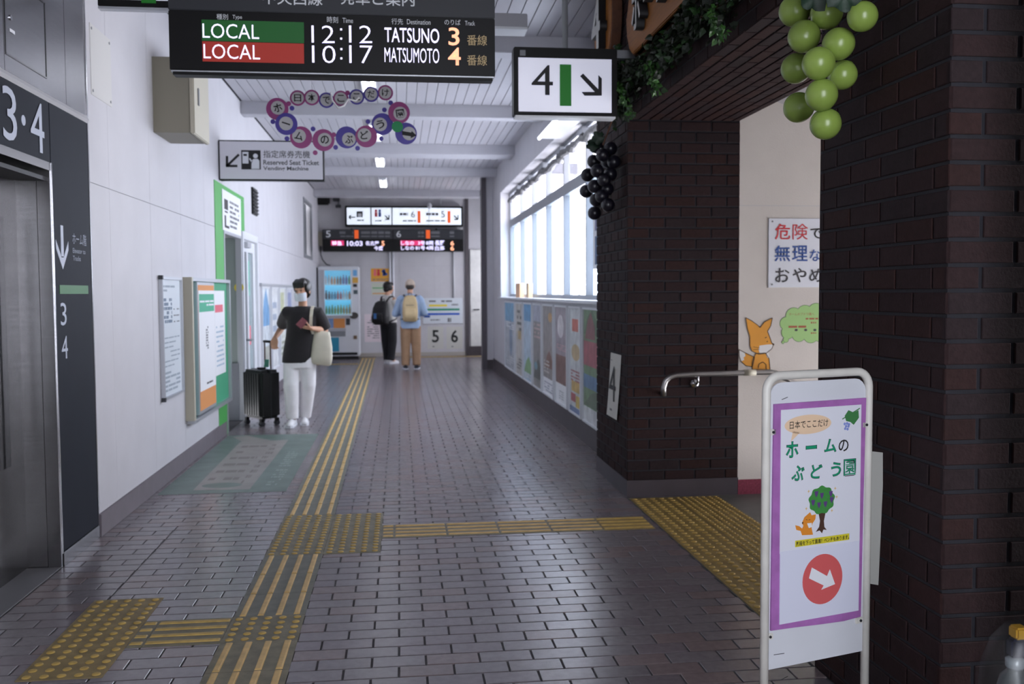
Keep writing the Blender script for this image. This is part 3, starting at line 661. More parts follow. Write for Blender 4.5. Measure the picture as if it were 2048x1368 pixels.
for q in ((7.0, .6), (7.0, 1.475)):
    mb = MB(); LW.rect(mb, q[0], q[0] + .03, q[1], q[1] + .03, .005, .033); mb.build('corner_cap', DGREY, t)
# bulletin board box
t = thing('bulletin_board', 'deep grey bulletin box with teal back beside the green doorway', 'notice board', (XL, 8.7, .33))
MB().box(XL - .002, XL + .07, 7.775, 7.83, .36, 1.505).build('side_rail', CREAM, t, bevel=.003)
MB().box(XL - .002, XL + .05, 9.57, 9.62, .33, 1.5).build('side_rail', ALU, t, bevel=.003)
MB().box(XL - .002, XL + .06, 7.83, 9.57, 1.475, 1.505).build('top_rail', ALU, t)
MB().box(XL - .002, XL + .06, 7.83, 9.57, .33, .36).build('bottom_rail', ALU, t)
MB().box(XL - .002, XL + .02, 7.83, 8.75, .36, 1.475).build('back_panel', TEAL, t)
MB().box(XL - .002, XL + .021, 8.75, 9.57, .36, 1.475).build('green_panel', M('green_board', '#3f9c74', .6), t)
BBX = Fr((XL + .022, 0, 0), (0, 1, 0), (0, 0, 1))
a0, a1 = BBX.px(389, 690)[0], BBX.px(424, 690)[0]
po = thing('poster', 'orange bordered white notice with green heading in a frame', 'poster', (XL + .022, 8.5, .4))
mb = MB(); BBX.rect(mb, a0, a1, .37, 1.47, 0, .03); mb.build('frame', ALU, po, bevel=.004)
mb = MB(); BBX.rect(mb, a0 + .03, a1 - .03, .4, 1.445, .03, .032); mb.build('orange_backing', ORANGE, po)
mb = MB(); BBX.rect(mb, a0 + .03, a1 - .03, .56, 1.40, .032, .034); s_ = mb.build('sheet', PAPER, po)
mb = MB(); BBX.rect(mb, a0 + .05, a1 - .05, 1.22, 1.37, .034, .035); mb.build('green_heading', M('heading_green', '#3aa884', .6), s_)
mb = MB(); marks(mb, BBX, a0 + .07, a1 - .07, 1.27, 1.33, 2, .035, 2); mb.build('heading_print', WPRINT, s_)
mb = MB(); marks(mb, BBX, (a0 + a1) / 2 - .06, (a0 + a1) / 2 + .04, .9, 1.1, 9, .034, 2, .7); mb.build('print', INKG, s_)
mb = MB(); marks(mb, BBX, a0 + .3, a1 - .1, .60, .63, 1, .034, 12); mb.build('print', INKD, s_)
b0, b1 = BBX.px(428, 690)[0], BBX.px(450, 690)[0]
po = thing('poster', 'white paper notice with a red heading band on green board', 'poster', (XL + .024, 9.2, .6))
mb = MB(); BBX.rect(mb, b0, b1, .62, 1.40, 0, .004); s_ = mb.build('sheet', PAPER, po)
mb = MB(); BBX.rect(mb, b0 + .06, b1 - .1, 1.2, 1.27, .004, .005); mb.build('red_heading', PINK, s_)
mb = MB(); marks(mb, BBX, b0 + .1, b1 - .08, .7, 1.1, 9, .004, 21, .35); mb.build('print', INKB, s_)
# green door surround, ticket recess
t = thing('door_surround', 'green painted doorway surround with white sign panel above', 'doorway', (XL, 10.0, 0))
for q in ((9.15, 9.565, 1.51, 2.43), (9.15, 9.565, 0, .325), (10.58, 10.84, 2.05, 2.38), (9.565, 10.84, 2.385, 2.43)):
    mb = MB(); LW.rect(mb, *q, -.002, .006); mb.build('green_board', M('bright_green_board', '#48a44e', .5), t)
mb = MB(); LW.rect(mb, 9.5, 10.58, 1.99, 2.385, 0, .012); mb.build('sign_panel', WPRINT, t)
mb = MB(); LW.rect(mb, 9.6, 9.8, 2.2, 2.3, .012, .013); LW.rect(mb, 9.6, 9.68, 2.04, 2.14, .012, .013); LW.rect(mb, 9.6, 9.85, 2.02, 2.045, .012, .013); LW.rect(mb, 9.62, 9.78, 2.17, 2.185, .012, .013); mb.build('sign_icon', INK, t)
mb = MB(); marks(mb, LW, 9.9, 10.45, 2.04, 2.33, 6, .012, 33, .5); mb.build('sign_print', INKG, t)
for q in ((9.555, 9.60, 0, 1.99), (10.55, 10.6, 0, 1.99), (9.60, 10.55, 1.96, 1.99)):
    mb = MB(); LW.rect(mb, *q, -.05, .012); mb.build('frame', ALU, t, bevel=.003)
RECW = M('recess_grey', '#87928f', .6)
rec = MB().box(XL - .9, XL - .85, 9.5, 10.65, 0, 2.0).box(XL - .85, XL - .05, 10.56, 10.65, .62, 2.0).box(XL - .85, XL - .05, 9.5, 9.56, 0, 2.0).box(XL - .85, XL - .02, 9.5, 10.65, 1.975, 2.05)
struct(rec.build('wall_recess', RECW), 'grey green side walls of the ticket recess')
struct(MB().box(XL - .85, XL - .04, 10.54, 10.65, 0, .62).build('trim_2', M('recess_lower', '#6d7078', .5)), 'grey lower panel inside the ticket recess')
o = MB(); RF = Fr((0, 10.56, 0), (1, 0, 0), (0, 0, 1)); RF.disc(o, *RF.px(478, 575), .05, 0, .004, 20); o = o.build('round_sticker', YEL); tag(o, 'small round yellow sticker inside the ticket recess', 'sticker')
# aluminium door
dr = MB()
for q in ((10.62, 10.70, 0, 2.05), (11.67, 11.75, 0, 2.05), (10.70, 11.67, 1.97, 2.05)): LW.rect(dr, *q, -.1, .02)
d2 = struct(dr.build('door_2', ALUW, bevel=.004), 'narrow aluminium door beside the ticket recess')
for q in ((10.71, 10.82, .01, 1.96), (11.5, 11.66, .01, 1.96), (10.82, 11.5, 1.84, 1.96), (10.82, 11.5, .01, .2), (11.05, 11.15, .2, 1.84)):
    mb = MB(); LW.rect(mb, *q, -.06, -.01); mb.build('door_rail', ALUW, d2)
mb = MB(); LW.rect(mb, 10.82, 11.05, .2, 1.84, -.04, -.03); mb.build('dark_pane', M('door_glass', '#5a646b', .15), d2)
mb = MB(); LW.rect(mb, 11.15, 11.5, .2, 1.84, -.04, -.03); mb.build('pane', M('door_glass_pale', '#9fb0b4', .15), d2)
mb = MB(); LW.rect(mb, 11.17, 11.33, 1.35, 1.75, -.03, -.027); mb.build('teal_notice', M('teal_notice', '#4fae93', .6), d2)
mb = MB(); LW.rect(mb, 11.2, 11.36, .78, 1.0, -.03, -.027); mb.build('red_notice', PINK, d2)
MB().box(XL - .01, XL + .05, 10.75, 11.0, 1.88, 1.94).build('door_closer', ALU, d2, bevel=.004)
MB().tube([(XL, 10.76, .86), (XL + .06, 10.76, .86), (XL + .06, 10.9, .86)], .013).build('lever_handle', MGREY, d2, smooth=True)
# louvre high on the wall
t = thing('louver_vent', 'black slotted vent high on the left wall', 'vent', (XL, 11.58, 2.3))
mb = MB(); LW.rect(mb, 11.41, 11.77, 2.3, 2.61, -.002, .02); mb.build('frame', BLACK, t)
for i in range(7):
    mb = MB(); LW.rect(mb, 11.43, 11.77, 2.315 + i * .042, 2.33 + i * .042, .02, .034); mb.build('slat', DGREY, t)
# ------------------------------------------------------------------ poster rows
def print_mat(i, c):
    k = [int(c[j:j + 2], 16) for j in (1, 3, 5)]; g = sum(k) / 3; c = '#%02x%02x%02x' % tuple(int(.66 * q + .22 * g + .12 * 190) for q in k)  # reflective haze mixed into the print colours, greying and lightening them
    return M('poster_print_%s' % c.strip('#'), c, .45, var=.22, vscale=9)
def poster(fr, u0, u1, v0, v1, label, blocks, group, dep=.028, foot=True, seed=0):
    t = framed('framed_poster', label, 'poster', fr, u0, u1, v0, v1, dep, ALUW, .022, group)
    mb = MB(); fr.rect(mb, u0 + .02, u1 - .02, v0 + .02, v1 - .02, 0, .012); sh = mb.build('sheet', PAPER, t)
    r = random.Random(seed)
    for k, (a, b, c, d, col) in enumerate(blocks):
        U = lambda q: u0 + .022 + q * (u1 - u0 - .044); W = lambda q: v0 + .022 + q * (v1 - v0 - .044)
        mb = MB(); n = .012 + .0005 * (k + 1)
        if col.startswith('o'): fr.disc(mb, (U(a) + U(b)) / 2, (W(c) + W(d)) / 2, (U(b) - U(a)) / 2, .011, n, 20, rv=(W(d) - W(c)) / 2); col = col[1:]
        elif col.startswith('/'): fr.poly(mb, [(U(a), W(c)), (U(b), W(c)), (U(b), W(c + (d - c) * .45)), (U(a + (b - a) * .6), W(d)), (U(a + (b - a) * .3), W(c + (d - c) * .7))], .011, n); col = col[1:]
        elif col.startswith('t'): marks(mb, fr, U(a), U(b), W(c), W(d), 4, n, seed + k, .5); col = col[1:]
        else: fr.rect(mb, U(a), U(b), W(c), W(d), .011, n)
        mb.build('print', print_mat(k, col), sh)
    return t
G = 'posters under the long window'
rp = [(14.90, 13.62, 'pale blue framed poster farthest along under the window', [(0, 1, 0, 1, '#aab4be'), (0, 1, .72, 1, '#4f9fd0'), (.1, .9, .6, .72, 't#e8eef2'), (.45, .75, .2, .75, 'o#6f8fb0'), (.1, .9, .06, .2, 't#d8dde2')]),
      (13.52, 12.72, 'beige framed poster with dark columns of print under the window', [(0, 1, 0, 1, '#bdbab2'), (.2, .8, .62, .95, 't#4a4a44'), (.3, .75, .5, .62, '#c2a25c'), (.15, .85, .08, .25, 't#6a645c')]),
      (12.63, 11.82, 'sky blue framed poster with green meadow at its foot', [(0, 1, 0, 1, '#a9c6dc'), (0, 1, .78, 1, '#3c94d2'), (0, 1, .1, .32, '/#6fae62'), (.1, .9, .02, .1, 't#e6e8e6')]),
      (11.73, 11.0, 'grey framed poster with dark mountain view under the window', [(0, 1, 0, 1, '#85837f'), (0, 1, .8, 1, '#9fa6bd'), (0, 1, .1, .35, '/#4d524a'), (.1, .5, .2, .3, 'o#5f97ac'), (.1, .9, .6, .8, 't#c8a8a4')]),
      (10.92, 10.13, 'brown framed poster with an orange spot near its top', [(0, 1, .18, 1, '#8f8684'), (.15, .9, .3, .5, '/#86503c'), (.5, .85, .82, .93, 'o#d59a4a'), (.1, .6, .24, .4, 't#ccc8c2'), (.1, .9, .03, .15, 't#9aa0b4')]),
      (10.02, 9.28, 'mauve framed poster with a pale swirl over a brown lower half', [(0, 1, .2, 1, '#9a8c98'), (0, 1, .2, .5, '#7c4b42'), (.15, .7, .68, .92, 'o#d9d2d6'), (.1, .9, .55, .62, 't#d8a0a8'), (.3, .7, .04, .14, 't#aeb2b8')]),
      (9.17, 8.56, 'white framed flyer poster crowded with red, orange and yellow boxes', [(0, 1, 0, 1, '#c9ced2'), (.2, .75, .78, .9, '#d8533c'), (.15, .9, .5, .66, 'o#c9a86a'), (.1, .9, .3, .42, 't#b24a50'), (.15, .95, .2, .3, '#d9a83c'), (.1, .5, .1, .18, '#c23c44'), (.55, .95, .06, .17, '#d9b83a'), (0, 1, 0, .05, '#5a76b0')]),
      (8.47, 7.2, 'green and red framed poster beside the brick pillar', [(0, 1, 0, 1, '#5f8a52'), (.0, .5, .78, 1, '/#3f6e3c'), (.0, .8, .5, .72, '#b03c4c'), (.05, .4, .74, .98, '/#8a3a3c'), (0, 1, .3, .42, '#3f74a8'), (0, 1, .14, .32, '/#4f6a48'), (0, 1, 0, .13, '#d6dadd')])]
for i, (a, b, lb, bl) in enumerate(rp): poster(RW, -a, -b, .2, 1.235, lb, bl, G, seed=i)
G = 'posters on the far left wall'
for i, (a, b, lb, bl) in enumerate([(11.98, 12.68, 'blue sky framed poster nearest the aluminium door', [(0, 1, 0, 1, '#c9d6de'), (0, 1, .55, 1, '/#4f97d8'), (0, 1, .05, .3, '#a3a69a')]), (12.86, 13.56, 'white framed poster with blue print behind the woman', [(0, 1, 0, 1, '#d3d8dc'), (.2, .8, .3, .9, 't#8fa2c0')]),
        (13.72, 14.42, 'yellow green framed poster behind the woman', [(0, 1, 0, 1, '#d9ddd6'), (.2, .8, .5, .95, '#b9c08a'), (.2, .8, .1, .4, 't#9aa68a')]), (14.6, 15.3, 'violet framed poster last on the far left wall', [(0, 1, 0, 1, '#c9cede'), (.1, .9, .4, .95, '#7d8cc0'), (.1, .9, .1, .3, 't#a8b0c8')])]):
    poster(LW, a, b, .36, 1.46, lb, bl, G, seed=40 + i)
tr = MB(); LW.rect(tr, 11.93, 15.4, 1.465, 1.5, -.001, .03); o = tr.build('poster_rail', ALU); tag(o, 'grey metal rail above the far left posters', 'rail')
# window sill clutter and poster hung in the window
o = MB().box(1.70, 1.76, 13.45, 13.95, 1.296, 1.50).build('cardboard_box', M('peach_card', '#e2b894', .7)); tag(o, 'peach cardboard box on the window sill, the larger one', 'box')
o = MB().box(1.70, 1.76, 12.55, 12.78, 1.296, 1.49).build('cardboard_box', M('tan_card', '#dcc09e', .7)); tag(o, 'small tan carton on the window sill, the nearer one', 'box')
WF = Fr((1.80, 0, 0), (0, -1, 0), (0, 0, 1))
t = thing('window_poster', 'white poster with two blue photographs hung inside the window', 'poster', (1.80, 8.3, 1.6))
mb = MB(); WF.rect(mb, -8.75, -7.9, 1.58, 2.28, -.004, .004); mb.build('sheet', PAPER, t)
for z0, z1, c in ((1.62, 1.88, '#2c568c'), (1.93, 2.22, '#5a5f94')):
    mb = MB(); WF.rect(mb, -8.66, -7.95, z0, z1, .004, .006); mb.build('photo', print_mat(0, c), t)
mb = MB(); WF.rect(mb, -8.75, -7.9, 2.28, 2.44, -.001, .001); mb.build('hanging_strip', CLEAR, t)
# rolled net along the window head
t = thing('rolled_blind', 'grey rolled up blind bunched along the window head', 'blind', (1.78, 11.4, 2.9))
path = []; rad = []
for i in range(70):
    y = 7.2 + (15.4 - 7.2) * i / 69; path.append((1.79 + rnd.uniform(-.012, .012), y, 2.86 + rnd.uniform(-.02, .02))); rad.append(rnd.uniform(.022, .05))
MB().tube(path, rad, 8).build('cloth_roll', M('grey_cloth', '#6a6a6c', .8, var=.3, vscale=20), t)
for y in mul[1:-1]: MB().box(1.76, 1.84, y - .1, y + .1, 2.90, 2.96).build('clip', FRM, t)

# ------------------------------------------------------------------ end wall
E2 = Fr((0, YE - .22, 0), (1, 0, 0), (0, 0, 1))
t = thing('direction_lightbox', 'long lit direction sign with tracks 5 and 6 on the end wall', 'sign', (.1, YE, 2.8))
u0, u1, v0, v1 = E2.pr(690, 412, 926, 453)
MB().box(u0, u1, YE - .215, YE - .003, v0, v1).build('frame', BLACK, t, bevel=.006)
mb = MB(); E2.rect(mb, u0 + .04, u1 - .04, v0 + .04, v1 - .04, -.004, .002); mb.build('face', LBOXF, t)
for x in (742, 784):
    mb = MB(); a = E2.px(x, 430)[0]; E2.rect(mb, a - .012, a + .012, v0 + .03, v1 - .03, .002, .004); mb.build('divider', BLACK, t)
ORB = M('orange_bar', '#d8581e', .5, emit='#e05a1c', es=.6)
for x in (838, 898):
    mb = MB(); E2.rect(mb, *E2.pr(x - 3, 422, x + 3, 446), .002, .005); mb.build('orange_bar', ORB, t)
mb = MB(); E2.stroke(mb, [E2.px(711, 434.5), E2.px(698, 434.5)], .025, .002, .004); E2.stroke(mb, [E2.px(702, 430), E2.px(698, 434.5), E2.px(702, 439)], .025, .002, .004)
for x in (770, 908):
    E2.stroke(mb, [E2.px(x, 431), E2.px(x + 7, 438.5)], .028, .002, .004); E2.stroke(mb, [E2.px(x + 8, 430), E2.px(x + 8, 439), E2.px(x, 439)], .025, .002, .004)
mb.build('arrows', INK, t)
mb = MB(); E2.rect(mb, *E2.pr(713, 422.5, 725.5, 434.5), .002, .004); mb.build('lift_icon', INK, t)
mb = MB(); E2.rect(mb, *E2.pr(716, 427, 723, 434), .004, .005); mb.build('lift_icon_figure', WPRINT, t)
for x, m in ((752, RED), (759.5, BLUEP)):
    mb = MB(); a, b = E2.px(x, 428); E2.disc(mb, a, b + .07, .03, .002, .004, 12); E2.rect(mb, a - .028, a + .028, b - .06, b + .04, .002, .004); mb.build('toilet_figure', m, t)
E2.ptext('6', 822, 422, 830, 435, .004, INK, t); E2.ptext('5', 882, 422, 890, 435, .004, INK, t)
mb = MB(); 
for q in ((790, 425, 816, 431), (790, 440, 832, 443), (852, 425, 878, 431), (852, 440, 893, 443), (714, 439, 736, 442), (750, 440, 764, 443)): marks(mb, E2, *E2.pr(*q), 1, .003, int(q[0]), .9)
mb.build('small_print', INKG, t)
for x in (-.6, .9): MB().tube([(x, YE - .1, v1), (x, YE - .1, ZC)], .015).build('hanger', LGREY, t)
E3 = Fr((0, YE - .26, 0), (1, 0, 0), (0, 0, 1))
t = thing('far_departure_board', 'black double departure board for tracks 5 and 6 on the end wall', 'departure board', (-.1, YE, 2.25))
u0, u1, v0, v1 = E3.pr(645, 459, 927, 503); vm = E3.px(780, 478)[1]; um = E3.px(786, 480)[0]
MB().box(u0, u1, YE - .255, YE - .003, v0, vm).build('display_housing', MATS['board_black'], t, bevel=.006)
MB().box(u0, u1, YE - .257, YE - .003, vm, v1).build('header', MATS['board_header'], t, bevel=.006)
mb = MB(); E3.rect(mb, um - .01, um + .01, v0, v1, -.003, .004); mb.build('divider', BLACK, t)
for x in (713, 856):
    mb = MB(); E3.rect(mb, *E3.pr(x - 4, 460, x + 4, 477), 0, .004); mb.build('orange_bar', ORB, t)
E3.ptext('5', 652, 461.5, 661, 474.5, .004, DIMW, t); E3.ptext('6', 793, 461.5, 802, 474.5, .004, DIMW, t)
mb = MB()
for q in ((679, 462, 707, 468), (676, 471, 707, 474), (722, 462, 780, 468), (722, 471, 780, 474), (820, 462, 850, 468), (820, 471, 850, 474), (862, 462, 920, 468), (862, 471, 920, 474)): marks(mb, E3, *E3.pr(*q), 1, .003, int(q[0]), .9)
mb.build('header_print', INKG, t)
LEDRB = M('led_magenta', '#c83a6e', .5, emit='#c0205a', es=.9)
for x0, x1 in ((662, 688), (801, 829), (829, 846)):
    mb = MB(); E3.rect(mb, *E3.pr(x0, 481, x1, 491), .001, .003); mb.build('led_field', LEDRB, t)
for s, x0, y0, x1, y1, m in (('特急', 664, 482, 684, 491, LEDW), ('10:03', 694, 482, 725, 492, LEDW), ('名古屋', 731, 482, 758, 491, LEDW), ('5', 763, 482, 769, 492, LEDO), ('今度', 748, 492, 766, 501, LEDW), ('しなの', 802, 482, 828, 490, LEDW), ('3号', 836, 482, 850, 490, LEDW), ('8両', 852, 482, 867, 490, LEDW), ('長野', 870, 481, 889, 491, LEDW), ('しなの', 802, 492, 828, 500, LEDW), ('81号', 831, 492, 850, 500, LEDW), ('4両', 852, 492, 867, 500, LEDW), ('白馬', 870, 492, 889, 501, LEDW), ('6', 901, 482, 908, 491, LEDO), ('6', 901, 492, 908, 501, LEDO)):
    E3.ptext(s, x0, y0, x1, y1, .005, m, t, bold=.02)
for x in (-1.0, .8): MB().tube([(x, YE - .12, v1), (x, YE - .12, v1 + .03)], .02).build('hanger', DGREY, t)
# small devices and conduits
o = MB().box(-1.74, -1.45, YE - .22, YE - .003, 3.245, 3.42).build('loudspeaker', BLACK, bevel=.03); tag(o, 'black loudspeaker in the upper left corner of the end wall', 'speaker')
t = thing('security_camera', 'small dark camera on a bracket right of the loudspeaker', 'camera', (-1.27, YE, 3.2))
MB().box(-1.38, -1.24, YE - .2, YE - .02, 3.32, 3.40).build('body', DGREY, t, bevel=.01); MB().tube([(-1.27, YE - .05, 3.32), (-1.27, YE - .02, 3.2)], .02).build('bracket', MGREY, t); MB().box(-1.33, -1.22, YE - .1, YE - .003, 3.19, 3.25).build('mount', DGREY, t)
t = thing('wall_switch_box', 'beige switch box with a hanging cable above the vending machine', 'switch box', (-1.68, YE, 2.5))
MB().box(-1.70, -1.62, YE - .1, YE - .003, 2.38, 2.68).build('body', CREAM, t, bevel=.006)
MB().tube([(-1.66, YE - .05, 2.39), (-1.66, YE - .06, 2.2), (-1.62, YE - .08, 2.08), (-1.53, YE - .2, 1.98), (-1.45, YE - .35, 1.96)], .012, 6).build('cable', DGREY, t, smooth=True)
t = thing('conduit', 'pair of white vertical conduits on the end wall', 'conduit', (-.17, YE, .8))
for x in (-.2, -.13): MB().tube([(x, YE - .025, .75), (x, YE - .025, 2.26)], .022).build('pipe', WPRINT, t, smooth=True)
o = MB().tube([(1.17, YE - .02, 1.26), (1.17, YE - .02, 2.26)], .02).build('conduit', LGREY, smooth=True); tag(o, 'single pale conduit above the route map', 'conduit')
t = thing('hanging_sensor', 'thin rod with a small sensor hanging in front of the direction sign', 'sensor', (.62, 19.2, 2.7))
q = at(858, 392, 1, 19.2); q2 = at(858, 450, 1, 19.2); q3 = at(859, 412, 1, 19.2)
MB().tube([(q2.x, 19.2, q2.z), (q.x, 19.2, ZC - .004)], .006, 6).build('rod', LGREY, t); MB().ell(q3, (.045, .045, .06)).build('sensor_head', LGREY, t, smooth=True)
# notices on the end wall
def plate(name, label, cat, fr, px, mat_, n=.008):
    a = fr.pr(*px); t = thing(name, label, cat, fr.p((a[0] + a[1]) / 2, a[2], 0)); mb = MB(); fr.rect(mb, *a, -.001, n); mb.build('plate', mat_, t, bevel=.002); return t, a
t, a = plate('toilet_notice', 'yellow toilet direction notice on the end wall', 'notice', EW, (742, 537, 781, 563), M('notice_yellow', '#dca02e', .5))
for x, m in ((750, PINK), (757, RED), (768, BLUEP)):
    mb = MB(); u, v = EW.px(x, 546); EW.disc(mb, u, v + .05, .03, .008, .01, 12); EW.rect(mb, u - .03, u + .03, v - .06, v + .02, .008, .01); mb.build('figure', m, t)
mb = MB(); EW.stroke(mb, [EW.px(764, 541), EW.px(774, 550)], .05, .008, .010); mb.build('arrow', BLUEP, t)
mb = MB(); marks(mb, EW, *EW.pr(745, 556, 777, 561), 2, .008, 3); mb.build('print', INKG, t)
t, a = plate('map_notice', 'pale green striped notice below the yellow one', 'notice', EW, (743, 566, 777, 590), M('pale_notice', '#c3c9b8', .5))
for y, m in ((575, GREEN), (586, ORANGE)):
    mb = MB(); EW.rect(mb, *EW.pr(745, y, 776, y + 2), .008, .0095); mb.build('band', m, t)
t, a = plate('flyer', 'pink outlined white flyer low on the wall by the vending machine', 'flyer', EW, (729, 628, 764, 684), M('flyer_paper', '#dccfd4', .6), .003)
mb = MB(); marks(mb, EW, a[0] + .06, a[1] - .06, a[2] + .08, a[3] - .1, 9, .003, 6, .4); mb.build('print', INKG, t)
t, a = plate('route_map', 'white route map panel with yellow, green and blue line bands', 'map', EW, (846, 596, 925, 647), M('map_panel', '#cdd4da', .4), .02)
for y, x0, x1, m in ((611, 858, 894, YEL), (619, 850, 919, M('map_green', '#1f8a6a', .5)), (628, 848, 919, M('map_blue', '#2455b8', .5)), (633, 848, 860, BLUEP)):
    mb = MB(); EW.rect(mb, *EW.pr(x0, y - 2, x1, y + 2), .02, .023); mb.build('line_band', m, t)
mb = MB()
for q in ((858, 600, 905, 604), (903, 607, 920, 611), (855, 638, 880, 641), (895, 634, 908, 644)): marks(mb, EW, *EW.pr(*q), 1, .02, int(q[0]), .8)
mb.build('print', INKG, t)
for s, q in (('5', (855, 653, 887, 698)), ('6', (893, 653, 925, 698))):
    t, a = plate('number_placard', 'left grey placard, with a black 5, nearer the man in blue' if s == '5' else 'right grey placard, with a black 6, nearer the dark post', 'placard', EW, q, M('placard_grey', '#c3c3bd', .5), .004)
    xm = (q[0] + q[2]) / 2; EW.ptext(s, xm - 7, 660, xm + 7, 685, .006, INK, t, bold=.02)
    mb = MB(); marks(mb, EW, *EW.pr(xm - 6, 690, xm + 6, 694), 1, .004, 5); mb.build('print', INKG, t)
struct(MB().box(XL, 1.42, YE - .02, YE + .01, 0, .08).build('baseboard_back', M('pale_skirting', '#a8a29a', .6)), 'pale skirting along the end wall')

# vending machine
VF = Fr((0, 20.02, 0), (1, 0, 0), (0, 0, 1))
u0, u1 = VF.px(637, 620)[0], VF.px(718, 620)[0]; zt = VF.px(680, 533)[1]
t = thing('vending_machine', 'white drink vending machine lit blue inside', 'vending machine', ((u0 + u1) / 2, 20.3, 0))
VW = M('vending_white', '#d6d9de', .35)
MB().box(u0, u1, 20.02, 20.70, .06, zt).build('body', VW, t, bevel=.012)
MB().box(u0 - .03, u0, 20.06, 20.70, .06, zt - .02).build('side_panel', DGREY, t)  # dark strip standing in for the shaded gap left of the machine
MB().box(u0 + .05, u1 - .03, 20.06, 20.66, 0, .06).build('base', BLACK, t)
a = VF.pr(650, 541, 702, 630)
mb = MB(); VF.rect(mb, *a, .0, .004); mb.build('display_back', M('vending_glow', '#6fc4e4', .5, emit='#3fb4e0', es=.75), t)
for q in ((a[0] - .02, a[0], a[2], a[3]), (a[1], a[1] + .02, a[2], a[3]), (a[0] - .02, a[1] + .02, a[3], a[3] + .02), (a[0] - .02, a[1] + .02, a[2] - .02, a[2])):
    mb = MB(); VF.rect(mb, *q, 0, .1); mb.build('display_frame', VW, t)
cols = ['#3f9a4a', '#8cae3c', '#c8a23c', '#3c3c44', '#2f86b0', '#c23c48', '#d8d8dc', '#d98a3c', '#6a4a34', '#4a5ab0']
hh = (a[3] - a[2]) / 3
for k in range(3):
    z = a[2] + k * hh + .02
    mb = MB(); VF.rect(mb, a[0], a[1], z - .02, z, .003, .08); sh = mb.build('shelf', M('shelf_light', '#dff4fa', .4, emit='#bfe8f8', es=.9), t)
    for j in range(9):
        c = a[0] + (j + .5) * (a[1] - a[0]) / 9; p = VF.p(c, z, .045); h = hh * rnd.uniform(.5, .66)
        MB().lathe([(.02, 0), (.024, .01), (.024, h * .6), (.011, h * .82), (.011, h), (.0005, h)], p, 10).build('drink', M('drink_' + cols[(j // (2 if k else 3) + 3 * k) % 10].strip('#'), cols[(j // (2 if k else 3) + 3 * k) % 10], .35), sh, smooth=True)
    mb = MB(); VF.rect(mb, a[0] + .01, a[1] - .01, z - .016, z - .004, .08, .083); mb.build('button_strip', M('button_blue', '#2f7fc0', .5), sh)
mb = MB(); VF.rect(mb, *a, .094, .098); mb.build('display_glass', CLEAR, t)
for nm, q, m in (('advert', (667, 637, 690, 656), ORANGE), ('price_panel', (652, 637, 667, 656), M('panel_blue', '#7a96c4', .5)), ('coin_slot', (692, 637, 700, 650), DGREY), ('sticker', (706, 540, 714, 552), M('sticker_blue', '#6aa8d8', .5)), ('sticker', (705, 555, 716, 566), M('sticker_amber', '#d0a040', .5)), ('sticker', (706, 568, 714, 574), INK), ('sticker', (707, 580, 715, 588), M('sticker_dark', '#48585c', .5)), ('dispense_flap', (655, 662, 691, 673), MGREY), ('teal_panel', (655, 675, 678, 703), M('teal_panel', '#1f8fb0', .5)), ('bottom_trim', (655, 705, 715, 710), BLACK), ('coin_return', (707, 671, 714, 678), M('bronze', '#6a5238', .4)), ('lower_shelf', (652, 657, 692, 661), LGREY)):
    mb = MB(); VF.rect(mb, *VF.pr(*q), -.002, .012); mb.build(nm, m, t)
mb = MB(); u, v = VF.px(708, 631); VF.disc(mb, u, v, .09, -.002, .04, 18, rv=.07); mb.build('bill_reader', M('bill_reader_dark', '#2c2622', .35), t)

# ------------------------------------------------------------------ tactile paving
TB = M('tactile_base_worn', '#77725f', .6, var=.22, vscale=14, bump=.3, bscale=200)
TBG = M('tactile_base_green', '#6f7067', .6, var=.16, vscale=14, bump=.3, bscale=200)
TBY = M('tactile_base_ochre', '#877650', .6, var=.2, vscale=14, bump=.3, bscale=200)
TY = M('tactile_stud_yellow', '#b39650', .5, var=.15, vscale=30)
TC = M('tactile_bar_cream', '#c9a86a', .5, var=.14, vscale=20)
TDY = M('tactile_base_gold', '#86703a', .55, var=.2, vscale=10, bump=.3, bscale=200)
STUD = {}
def stud_mesh(mat_, r=.0165):
    k = (mat_.name, r)
    if k not in STUD: STUD[k] = MB().lathe([(r, 0), (r * .92, .003), (r * .62, .0052), (r * .1, .0056)], (0, 0, 0), 12).mesh('dome', mat_, smooth=True)
    return STUD[k]
def bar_mesh(mat_, L, w=.0265):
    k = ('bar', mat_.name, round(L, 3))
    if k not in STUD:
        a, b = w / 2, L / 2; mb = MB(); q = []
        for e, z in ((0, 0), (.002, .004), (.006, .0055)): q += [(-a + e, -b + e * 1.5, z), (a - e, -b + e * 1.5, z), (a - e, b - e * 1.5, z), (-a + e, b - e * 1.5, z)]
        mb.add(q, [(i + 4 * l, (i + 1) % 4 + 4 * l, (i + 1) % 4 + 4 * l + 4, i + 4 * l + 4) for l in (0, 1) for i in range(4)] + [(8, 9, 10, 11)])
        STUD[k] = mb.mesh('bar', mat_)
    return STUD[k]
def put(me, name, parent, loc, rz=0):
    o = bpy.data.objects.new(name, me); COL.link(o); o.parent = parent; o.location = Vector(loc) - ORG[parent]; o.rotation_euler = (0, 0, rz); return o
TBASE = {}
def tile_base(parent, x0, y0, w, l, mat_):
    k = (round(w, 3), round(l, 3), mat_.name)
    if k not in TBASE: TBASE[k] = MB().box(.0008, w - .0008, .0008, l - .0008, -.002, .0022).mesh('paving_tile', mat_)
    o = bpy.data.objects.new('paving_tile', TBASE[k]); COL.link(o); o.parent = parent; o.location = Vector((x0, y0, 0)) - ORG[parent]; ORG[o] = Vector((x0, y0, 0)); return o
